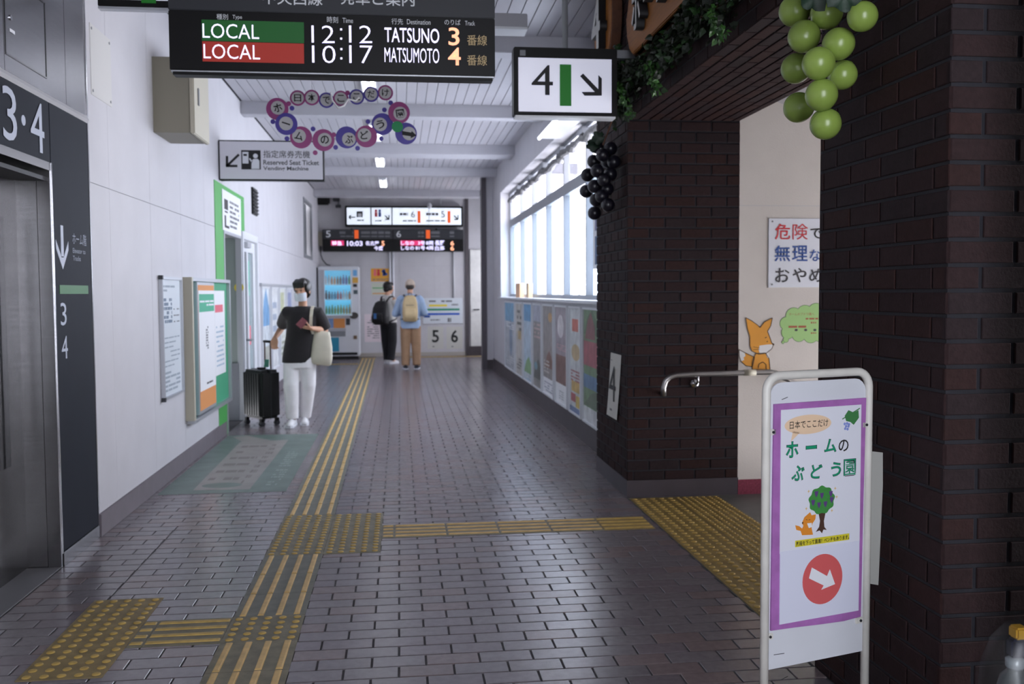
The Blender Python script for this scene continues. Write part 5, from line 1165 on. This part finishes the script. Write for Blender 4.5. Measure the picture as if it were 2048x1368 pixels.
mb = MB(); SS.poly(mb, [SS.px(*z7(*q)) for q in ((262, 876), (250, 922), (312, 952), (302, 970), (360, 946), (338, 884), (326, 912))], -.0013, -.0008); mb.build('white_arrow', WPRINT, lo_)
# sheet on the back of the stand
o = MB(); BK = Fr(SS.p(0, 0, -.035), SR, (0, 0, 1)); u0, u1 = BK.px(1700, 1000)[0], BK.px(1768, 1000)[0]
a0 = BK.px(1765, 905); a1 = BK.px(1756, 1170)
BK.poly(o, [(u0, a1[1] + .03), (a1[0], a1[1]), (a0[0] + .002, a0[1] - .1), (a0[0], a0[1]), (u0, a0[1] + .02)], 0, .0015)
o = o.build('rear_sheet', M('grey_paper', '#a9a9a4', .7)); tag(o, 'grey white paper sheet sticking out behind the standing sign', 'paper sheet')

# ------------------------------------------------------------------ hand sanitiser at the lower right
Yb = 1.9; cx = at(2030, 1335, 1, Yb); zc_ = cx.z; X0 = cx.x
t = thing('sanitizer_stand', 'thin steel stand carrying the sanitiser bottle', 'stand', (X0, Yb, 0))
MB().lathe([(.16, 0), (.16, .012), (.02, .02), (.013, .03), (.013, zc_ - .20), (.001, zc_ - .20)], (X0, Yb, 0), 24).build('post', STEELD, t, smooth=True)
MB().lathe([(.001, zc_ - .2), (.09, zc_ - .2), (.09, zc_ - .186), (.001, zc_ - .186)], (X0, Yb, 0), 24).build('tray', STEELD, t)
t = thing('sanitizer_bottle', 'clear pump bottle with dark pump and yellow tag at the right edge', 'bottle', (X0, Yb, zc_ - .186))
MB().lathe([(.001, -.186), (.034, -.184), (.036, -.17), (.036, -.045), (.03, -.02), (.017, -.006), (.017, 0), (.001, 0)], (X0, Yb, zc_), 24).build('body', M('milky_bottle', '#4a4e50', .3, spec=.4), t, smooth=True)
MB().lathe([(.018, 0), (.02, .004), (.02, .02), (.012, .024), (.001, .024)], (X0, Yb, zc_), 20).build('collar', M('clear_collar', '#8a8f94', .15, spec=.9), t, smooth=True)
MB().box(X0 - .016, X0 + .03, Yb - .014, Yb + .014, zc_ + .024, zc_ + .066).build('pump_head', M('pump_navy', '#12142c', .4), t, bevel=.006)
MB().box(X0 - .008, X0 + .022, Yb - .016, Yb + .016, zc_ + .066, zc_ + .092).build('yellow_tag', M('tag_yellow', '#c9962a', .5), t, bevel=.004)
MB().lathe([(.037, -.16), (.0374, -.158), (.0374, -.06), (.037, -.058)], (X0, Yb, zc_), 24).build('label_band', M('label_teal', '#3f7c88', .5), t, smooth=True)
MB().stack([(zc_ - .18, X0, Yb, .052, .05), (zc_ - .1, X0, Yb, .075, .06), (zc_ + .0, X0, Yb, .07, .06), (zc_ + .06, X0 + .005, Yb, .052, .05), (zc_ + .095, X0 + .012, Yb, .03, .03), (zc_ + .103, X0 + .015, Yb, .012, .012)], 20).build('plastic_bag', glassmat('bag_film', '#e4e8e8', .05, .4), t, smooth=True)
# ------------------------------------------------------------------ people (local: facing -y, x to the picture's right)
SKIN = M('skin', '#c99a7e', .55, var=.05); HAIR = M('black_hair', '#14100f', .45, var=.2, vscale=60, bump=.3, bscale=200)
def rot3(yaw, tilt=0., roll=0.): return Matrix.Rotation(yaw, 3, 'Z') @ Matrix.Rotation(tilt, 3, 'X') @ Matrix.Rotation(roll, 3, 'Y')
def head_prims(mb, c, R, s=1.):
    c = Vector(c); h = lambda x, y, z: c + R @ Vector((x, y, z)) * s
    mb.ell(h(0, .012, .03), (.073 * s, .09 * s, .086 * s), R); mb.ell(h(0, -.022, -.035), (.058 * s, .066 * s, .076 * s), R)
    mb.ell(h(0, -.058, -.09), (.026 * s, .022 * s, .02 * s), R); mb.ell(h(0, -.075, .028), (.05 * s, .02 * s, .02 * s), R)
    mb.tube([h(0, -.086, .012), h(0, -.1, -.022)], [.008 * s, .0125 * s], 8, round_=True)
    for k in (-1, 1):
        mb.ell(h(k * .075, .012, -.012), (.01 * s, .018 * s, .028 * s), R); mb.ell(h(k * .034, -.07, -.03), (.022 * s, .02 * s, .02 * s), R)
    mb.tube([h(-.018, -.088, -.056), h(.018, -.088, -.056)], .006 * s, 6, round_=True)
def hand_prims(mb, w, d, pn, s=1., curl=.9, spread=.12, side=1):
    """wrist w, finger direction d, palm normal pn (the side fingers close to), thumb on the side axis"""
    w = Vector(w); d = Vector(d).normalized(); pn = Vector(pn); pn = (pn - d * pn.dot(d)).normalized(); sx = d.cross(pn) * side
    for k in (-.027, -.009, .009, .027): mb.tube([w + sx * k * .6, w + d * .045 * s + sx * k, w + d * .085 * s + sx * k], [.014 * s, .015 * s, .012 * s], 8, round_=True)
    for i, (k, L) in enumerate(((-.029, .06), (-.010, .075), (.010, .08), (.029, .07))):
        p = w + (d * .088 + sx * k) * s; q = [p]; a = .25
        for j, f_ in enumerate((.45, .32, .23)):
            a += curl * (.5 if j == 0 else .75) ; dd = d * math.cos(a) + pn * math.sin(a) + sx * (spread * k / .03)
            p = p + dd.normalized() * L * f_ * s; q.append(p)
        mb.tube(q, [.0088 * s, .0085 * s, .008 * s, .0072 * s], 8, round_=True)
    b = w + (d * .025 + sx * .03) * s; mb.tube([b, b + (d * .025 + sx * .025 + pn * .018) * s, b + (d * .05 + sx * .026 + pn * .04) * s], [.0125 * s, .0105 * s, .009 * s], 8, round_=True)
def arm_prims(mb, sh, el, wr, r=(.048, .04, .04, .028)):
    sh, el, wr = map(Vector, (sh, el, wr)); mb.tube([sh, sh.lerp(el, .5), el], [r[0], r[0] * .92, r[1]], 12, round_=True); mb.tube([el, el.lerp(wr, .35), wr], [r[1], r[2], r[3]], 12, round_=True)
def leg_prims(mb, hip, kn, an, r=(.08, .058, .056, .038)):
    hip, kn, an = map(Vector, (hip, kn, an)); mb.tube([hip, hip.lerp(kn, .5), kn], [r[0], (r[0] + r[1]) / 2, r[1]], 12, round_=True); mb.tube([kn, kn.lerp(an, .35), an], [r[1] * .95, r[2], r[3]], 12, round_=True)
def shoe(parent, an, toe, upper, sole, L=.25):
    an = Vector((an[0], an[1], 0)); d = Vector((toe[0], toe[1], 0)).normalized(); x = Vector((-d.y, d.x, 0)); sh = bpy.data.objects
    prof = [(-.07, .03, .06), (-.05, .038, .085), (0, .038, .085), (.06, .04, .065), (.11, .042, .05), (.15, .038, .042), (.175, .02, .03)]
    ring = []; 
    for a, w, h in prof:
        c = an + d * a * L / .25; ring.append([c + x * w * math.cos(q) + Vector((0, 0, .012 + h * max(0, math.sin(q)) + (0 if math.sin(q) > 0 else .0))) for q in [2 * math.pi * k / 14 for k in range(14)]])
    u = MB().loft(ring).build('shoe', upper, parent, smooth=True)
    ol = []
    for a, w, h in prof: ol.append((a * L / .25, w + .004))
    pts = [an + d * a + x * w for a, w in ol] + [an + d * a - x * w for a, w in ol[::-1]]
    k = len(pts); MB().add([q + Vector((0, 0, .001)) for q in pts] + [q + Vector((0, 0, .022)) for q in pts], [tuple(range(k - 1, -1, -1)), tuple(range(k, 2 * k))] + [(i, (i + 1) % k, (i + 1) % k + k, i + k) for i in range(k)]).build('sole', sole, u)
    return u

# --- woman with suitcase
W0 = V(-1.064, 10.06, 0)
wm = thing('person', 'woman in black t-shirt and white trousers pulling a suitcase, wearing a mask', 'person', W0, 0.)
hc = V(.066, -.035, 1.398); HR_ = rot3(-.38, .12)
b = MB(); head_prims(b, hc, HR_, .98)
b.tube([hc + V(0, .03, -.05), V(.064, .015, 1.25), V(.063, .01, 1.2)], [.046, .045, .06], 14, round_=True)
b.stack([(.70, .02, 0, .12, .085), (.8, .025, 0, .125, .085), (.95, .04, 0, .11, .078), (1.08, .055, 0, .13, .085), (1.17, .062, 0, .14, .075), (1.215, .063, .005, .09, .055)], 20)
arm_prims(b, (-.085, 0, 1.175), (-.175, .25, 1.02), (-.238, .11, .905), (.042, .034, .034, .024))
hand_prims(b, (-.238, .11, .905), (-.04, -.35, -.9), (.2, .9, -.35), .95, 1.1, side=-1)
arm_prims(b, (.21, 0, 1.175), (.285, .07, .985), (.165, -.165, 1.012), (.042, .034, .034, .024))
hand_prims(b, (.165, -.165, 1.012), (-.92, -.3, .22), (.1, .25, .95), .95, .55, side=-1)
leg_prims(b, (-.06, 0, .73), (-.058, -.07, .40), (-.05, -.07, .09)); leg_prims(b, (.10, 0, .73), (.098, .0, .40), (.055, .09, .09))
for an in ((-.05, -.07), (.055, .09)): b.tube([(an[0], an[1], .09), (an[0], an[1] - .02, .045), (an[0], an[1] - .09, .03)], [.03, .026, .016], 10, round_=True)
remeshed('body', b, .0058, SKIN, wm, 3)
BT = M('black_cotton', '#1d1a1d', .85, var=.15, vscale=14, bump=.15, bscale=60, sheen=.15)
s = MB(); s.stack([(.655, .003, 0, .158, .118), (.70, .006, 0, .16, .12), (.80, .017, 0, .155, .116), (.92, .035, 0, .15, .112), (1.05, .05, 0, .15, .11), (1.13, .06, 0, .165, .106), (1.18, .063, .0, .165, .096), (1.215, .064, .005, .125, .08), (1.24, .066, .01, .074, .064)], 28)
s.tube([(-.03, -.01, 1.165), (-.085, .0, 1.17), (-.13, .1, 1.11), (-.165, .2, 1.045)], [.07, .075, .07, .068], 14, round_=False); s.tube([(.15, -.01, 1.165), (.21, 0, 1.17), (.25, .03, 1.08), (.283, .055, .995)], [.07, .076, .076, .072], 14)
remeshed('shirt', s, .008, BT, wm, 5)
WT = M('white_denim', '#eeecee', .8, var=.05, vscale=10, bump=.12, bscale=40)
s = MB(); s.stack([(.60, .02, 0, .165, .11), (.68, .02, 0, .158, .112), (.75, .02, 0, .145, .105)], 24)
s.tube([(-.055, 0, .64), (-.06, -.065, .42), (-.055, -.07, .2), (-.052, -.068, .075)], [.09, .08, .068, .062], 16); s.tube([(.105, 0, .64), (.108, .0, .42), (.08, .05, .2), (.062, .093, .075)], [.088, .078, .067, .06], 16)
remeshed('trousers', s, .008, WT, wm, 5)
shoe(wm, (-.052, -.08), (-.15, -1), M('white_sneaker', '#dcdcde', .5), WPRINT, .24); shoe(wm, (.058, .08), (.05, -1), MATS['white_sneaker'], WPRINT, .24)
h = MB(); H = lambda x, y, z: hc + HR_ @ Vector((x, y, z)) * .98
h.ell(H(0, .028, .04), (.082, .093, .092), HR_, 22, 14); h.ell(H(0, -.03, .088), (.066, .05, .036), HR_)
for i in range(9):
    x = -.056 + .014 * i; h.tube([H(x * .8, -.03, .115), H(x, -.078, .085), H(x * 1.05, -.09 + abs(x) * .25, .035 + abs(x) * .1)], [.014, .013, .006], 8, round_=True)
h.ell(H(0, .055, -.03), (.066, .045, .06), HR_)
for k in (-1, 1): h.ell(H(k * .066, .0, .03), (.02, .05, .05), HR_); h.ell(H(k * .07, .02, -.01), (.014, .03, .045), HR_)
remeshed('hair', h, .006, HAIR, wm, 3)
mk = MB(); rows = []
for i in range(7):
    v = -.008 - .088 * i / 6; r = []
    for j in range(13):
        a = -1.25 + 2.5 * j / 12; bulge = 1 + .10 * math.cos(a) * math.cos((i - 2.2) / 4); r.append(H(.068 * math.sin(a) * bulge, -.02 - (.082 - .0035 * i) * math.cos(a) * bulge, v - .006 * math.cos(a)))
    rows.append(r)
mk.loft(rows, closed=False, cap=False); mk.add([q + (q - hc).normalized() * .0015 for q in mk.v], [f[::-1] for f in mk.f]); mk.build('face_mask', M('mask_white', '#d4dbe4', .7), wm, smooth=True)
for k in (-1, 1):
    MB().ell(H(k * .03, -.083, .012), (.012, .006, .006), HR_, 12, 8).build('eye', M('eye_dark', '#1a1210', .2), wm, smooth=True)
    MB().tube([H(k * .016, -.088, .03), H(k * .03, -.088, .034), H(k * .046, -.078, .03)], .0028, 6).build('eyebrow', HAIR, wm)
ph = thing('phone', 'dark red smartphone held in the hand of the woman', 'phone', W0 + V(.075, -.235, 1.07), 0.)
Rp = Matrix.Translation(V(0, 0, 0)) @ Matrix.Rotation(.7, 4, 'Y') @ Matrix.Rotation(-.9, 4, 'X')
MB().box(-.036, .036, -.0045, .0045, -.072, .072).xf(Rp).build('case', M('phone_red', '#5a1c24', .4), ph, bevel=.003); MB().box(-.032, .032, .0045, .0053, -.067, .067).xf(Rp).build('screen', BLACK, ph)
# tote bag
CAN = M('canvas_cream', '#d2ccba', .85, var=.05, vscale=12, bump=.2, bscale=120)
tb = thing('tote_bag', 'cream canvas tote bag on the shoulder of the woman', 'bag', W0 + V(.23, .0, .63), 0.)
s = MB(); R = []
for z, cx_, rx, ry in ((.0, .012, .085, .03), (.015, .012, .105, .048), (.08, .01, .112, .06), (.2, .0, .104, .052), (.3, -.014, .088, .036), (.352, -.02, .078, .018)):
    R.append((z, cx_, -.035, rx, ry))
s.stack(R, 26, p=3.4).xf(Matrix.Rotation(.15, 4, 'Y')); s.build('bag', CAN, tb, smooth=True)
def strap(parent, pts, w, th, m, name='strap', wd=V(0, 1, 0)):
    r = []
    for p in pts:
        p = Vector(p); r.append([p + wd * w / 2, p + wd * w / 2 + V(-th * .5, 0, th), p - wd * w / 2 + V(-th * .5, 0, th), p - wd * w / 2])
    return MB().loft(r).build(name, m, parent)
strap(tb, [(-.06, -.075, .32), (-.075, -.11, .42), (-.072, -.108, .5), (-.065, -.08, .575), (-.06, -.01, .605), (-.055, .05, .58), (-.05, .1, .5), (-.045, .1, .42), (-.03, .0, .33)], .03, .004, CAN, wd=V(1, 0, 0))
# suitcase
sc_ = thing('suitcase', 'black wheeled suitcase pulled by the woman', 'suitcase', V(-1.45, 10.17, 0), math.radians(-50))
CB_ = M('suitcase_black', '#09090b', .35)
MB().box(-.18, .18, -.12, .12, .075, .58).build('shell', CB_, sc_, bevel=.03, seg=3)
for i in range(7): MB().box(-.14 + .045 * i, -.125 + .045 * i, -.126, .126, .11, .55).build('rib', CB_, sc_, bevel=.004)
MB().box(-.183, .183, -.006, .006, .08, .585).build('zip_band', DGREY, sc_, bevel=.002)
for x in (-.14, .14):
    for y in (-.09, .09):
        c = MB().box(x - .02, x + .02, y - .018, y + .018, .04, .078).build('caster', BLACK, sc_, bevel=.004)
        for k in (-.012, .012): MB().tube([(x + k - .008, y, .026), (x + k + .008, y, .026)], .026, 14).build('wheel', DGREY, c)
for x in (-.05, .06): MB().tube([(x, .08, .57), (x, .08, .86)], .008, 8).build('handle_tube', M('handle_bronze', '#4a3530', .35, .5), sc_)
MB().tube([(-.06, .08, .868), (.07, .08, .868)], .014, 10).build('grip', BLACK, sc_, smooth=True)
MB().box(-.04, .05, -.03, .03, .585, .60).build('carry_handle', BLACK, sc_, bevel=.005)
MB().add([(-.03, .06, .6), (.05, .06, .6), (.04, .075, .68), (-.02, .075, .68), (-.03, .05, .6), (.05, .05, .6), (.04, .065, .68), (-.02, .065, .68)], [(0, 1, 2, 3), (7, 6, 5, 4), (0, 4, 5, 1), (1, 5, 6, 2), (2, 6, 7, 3), (3, 7, 4, 0)]).build('name_tag', M('tag_teal', '#4f9a84', .6), sc_)

# --- men seen from behind
def man(label, loc, rotz, Hh, shirt_m, pants_m, elbows, wrists, shoes, sole, shirt_z, wide=1., head_yaw=0., sleeve=.85, headdrop=0., foot=((-.09, 0), (.09, 0))):
    k = Hh / 1.65
    p = thing('person', label, 'person', loc, rotz); b = MB(); hc = V(0, -.02, (1.505 - headdrop)) * 1.0; hc.z = Hh - .135
    Rm = rot3(head_yaw, .08); head_prims(b, hc, Rm, 1.0)
    b.tube([hc + V(0, .03, -.06), V(0, .02, hc.z - .15), V(0, .015, hc.z - .2)], [.05, .05, .07], 12, round_=True)
    zs_ = hc.z - .19
    b.stack([(.78 * k, 0, 0, .14, .095), (.9 * k, 0, 0, .14, .095), (1.05 * k, 0, 0, .14, .09), (zs_ - .1, 0, 0, .165 * wide, .1), (zs_ - .02, 0, .0, .15 * wide, .08), (zs_ + .03, 0, .01, .08, .06)], 20)
    for s_, e, w in ((-1, elbows[0], wrists[0]), (1, elbows[1], wrists[1])):
        sh = V(s_ * .175 * wide, 0, zs_ - .04); arm_prims(b, sh, e, w); dd = Vector(w) - Vector(e); hand_prims(b, w, dd, (-s_ * .8, -.5, 0), 1., .7, side=s_)
    legs = [(V(s_ * .085, 0, .8 * k), V(s_ * .09 * .5 + f_[0] * .5, -.015, .44 * k), V(f_[0], f_[1], .09)) for s_, f_ in ((-1, foot[0]), (1, foot[1]))]
    for q in legs: leg_prims(b, *q)
    for f_ in foot: b.tube([(f_[0], f_[1], .09), (f_[0], f_[1] - .04, .05), (f_[0], f_[1] - .13, .038)], [.038, .042, .03], 10, round_=True)
    remeshed('body', b, .007, SKIN, p, 3)
    s = MB(); s.stack([(shirt_z, 0, 0, .178, .125), (shirt_z + .15, 0, 0, .175, .125), (1.0 * k, 0, 0, .17, .122), (zs_ - .1, 0, 0, .185 * wide, .12), (zs_ - .02, 0, 0, .165 * wide, .098), (zs_ + .03, 0, .01, .1, .075), (zs_ + .055, 0, .015, .07, .065)], 26)
    for s_, e, w in ((-1, elbows[0], wrists[0]), (1, elbows[1], wrists[1])):
        sh = V(s_ * .165 * wide, 0, zs_ - .045); e = Vector(e)
        if sleeve <= 1: s.tube([sh, sh.lerp(e, sleeve * .5), sh.lerp(e, sleeve)], [.076, .072, .07], 14)
        else: s.tube([sh, e], [.076, .066], 14, round_=True); s.tube([e, e.lerp(Vector(w), sleeve - 1)], [.064, .055], 14, round_=True)
    remeshed('shirt', s, .009, shirt_m, p, 5)
    s = MB(); s.stack([(.74 * k, 0, 0, .165, .118), (.8 * k, 0, 0, .17, .12), (.92 * k, 0, 0, .155, .11)], 22)
    for hp, kn, an in legs: s.tube([hp + V(0, 0, -.02), kn, an.lerp(kn, .35), an + V(0, .01, -.02)], [.102, .085, .075, .07], 16)
    remeshed('trousers', s, .009, pants_m, p, 5)
    for f_ in foot: shoe(p, (f_[0], f_[1] - .01), (f_[0] * 1.2, -1), shoes, sole, .26)
    return p, hc, Rm
WTS = M('white_cotton', '#cfcdc8', .85, var=.05, vscale=14); BLP = M('black_trousers', '#121318', .8, var=.15, vscale=12)
L1 = V(-.221, 18.62, 0)
m1, hc1, R1 = man('young man in white t-shirt and black trousers facing right', L1, math.radians(140), 1.60, WTS, BLP, ((-.22, -.02, 1.06), (.21, -.06, 1.06)), ((-.17, -.2, 1.0), (.14, -.24, 1.02)), MATS['white_sneaker'], WPRINT, .80, .88, head_yaw=-.3, foot=((-.08, .03), (.09, -.06)))
h = MB(); Hf = lambda x, y, z: hc1 + R1 @ Vector((x, y, z)); h.ell(Hf(0, .028, .035), (.085, .098, .095), R1, 20, 12); h.ell(Hf(0, .05, -.03), (.075, .06, .06), R1); h.ell(Hf(0, -.045, .085), (.066, .045, .035), R1)
for kx in (-1, 1): h.ell(Hf(kx * .07, 0, .0), (.02, .05, .05), R1)
remeshed('hair', h, .008, HAIR, m1, 3)
L2 = V(.188, 17.19, 0)
BLS = M('pale_blue_shirt', '#a3bad8', .8, var=.08, vscale=10); KHA = M('khaki_cotton', '#a88668', .8, var=.08, vscale=10)
m2, hc2, R2 = man('man in pale blue shirt, khaki trousers and beige cap seen from behind', L2, math.radians(178), 1.625, BLS, KHA, ((-.255, .0, 1.02), (.27, -.02, 1.0)), ((-.16, -.2, .98), (.17, -.22, 1.0)), M('navy_sneaker', '#23252e', .6), WPRINT, .73, 1.0, sleeve=1.6, foot=((-.105, 0), (.095, .01)))
h = MB(); Hf = lambda x, y, z: hc2 + R2 @ Vector((x, y, z)); h.ell(Hf(0, .035, -.015), (.079, .085, .06), R2); remeshed('hair', h, .008, M('grey_hair', '#3a3430', .6), m2, 3)
CAPM = M('cap_beige', '#c4b4a4', .85, var=.05, vscale=20); c = MB(); rings = []
for i in range(9):
    a = math.pi / 2 * i / 8; rings.append([Hf(.087 * math.cos(a) * math.cos(q), .015 + .102 * math.cos(a) * math.sin(q), .032 + .098 * math.sin(a)) for q in [2 * math.pi * j / 24 for j in range(24)]])
c.loft([[q - V(0, 0, .022) for q in rings[0]]] + rings[:-1]); cp = c.build('cap', CAPM, m2, smooth=True)
br = []
for r_, z in ((.085, .028), (.15, .012)): br.append([Hf(r_ * .95 * math.sin(a), .01 - r_ * 1.1 * math.cos(a), z - .01 * abs(a)) for a in [-.9 + 1.8 * j / 10 for j in range(11)]])
MB().loft(br, closed=False, cap=False).build('brim', CAPM, cp, smooth=True)
# backpacks
def backpack(label, loc, rotz, z0, z1, w, d, body_m, strap_m, zs, sw, pocket_m=None, fat=1.):
    t = thing('backpack', label, 'backpack', Vector(loc), rotz); H = z1 - z0
    s = MB(); s.stack([(z0, 0, .125 + d * .45, w * .36, d * .32), (z0 + .03, 0, .125 + d * .5, w * .47, d * .46 * fat), (z0 + H * .35, 0, .125 + d * .52, w * .5, d * .52 * fat), (z0 + H * .7, 0, .125 + d * .48, w * .47, d * .46), (z0 + H * .93, 0, .125 + d * .38, w * .36, d * .34), (z1, 0, .125 + d * .32, w * .2, d * .2)], 26, p=3)
    remeshed('pack', s, .009, body_m, t, 4)
    s = MB(); s.stack([(z0 + H * .1, 0, .125 + d * 1.0, w * .36, d * .16), (z0 + H * .3, 0, .125 + d * 1.04, w * .38, d * .17), (z0 + H * .5, 0, .125 + d * 1.0, w * .34, d * .1)], 20, p=3.4); s.build('front_pocket', pocket_m or body_m, t, smooth=True, bevel=0)
    MB().tube([(-.03, .14, z1 - .01), (-.03, .15, z1 + .035), (.03, .15, z1 + .035), (.03, .14, z1 - .01)], .007, 8).build('grab_loop', strap_m, t, smooth=True)
    for k in (-1, 1):
        MB().tube([(k * .07, .15, z1 - .03), (k * sw, .08, zs + .005), (k * (sw + .01), .0, zs + .02), (k * (sw + .012), -.1, zs - .06), (k * (sw + .012), -.145, zs - .17), (k * (sw + .03), -.13, zs - .3), (k * .17, -.02, zs - .42), (k * w * .4, .15, z0 + .05)], .017, 8).build('shoulder_strap', strap_m, t, smooth=True)
    MB().tube([(-w * .4, .125 + d * .72, z0 + H * .62), (-w * .2, .125 + d * .98, z0 + H * .62), (w * .2, .125 + d * .98, z0 + H * .62), (w * .4, .125 + d * .72, z0 + H * .62)], .004, 6).build('zip', strap_m, t)
    return t
BPK = M('pack_black', '#0d0d12', .6); 
b1 = backpack('round black backpack on the back of the young man in white', L1, math.radians(140), .76, 1.22, .36, .2, BPK, BPK, 1.285, .1, fat=1.15)
MB().box(-.03, .03, .385, .392, .88, .98).build('blue_badge', M('badge_blue', '#3c78b8', .5), b1)
b2 = backpack('cream backpack on the back of the man in pale blue', L2, math.radians(178), .86, 1.33, .28, .15, M('pack_cream', '#cdb68c', .75, var=.05), M('pack_strap_grey', '#4a4c58', .7), 1.31, .1)
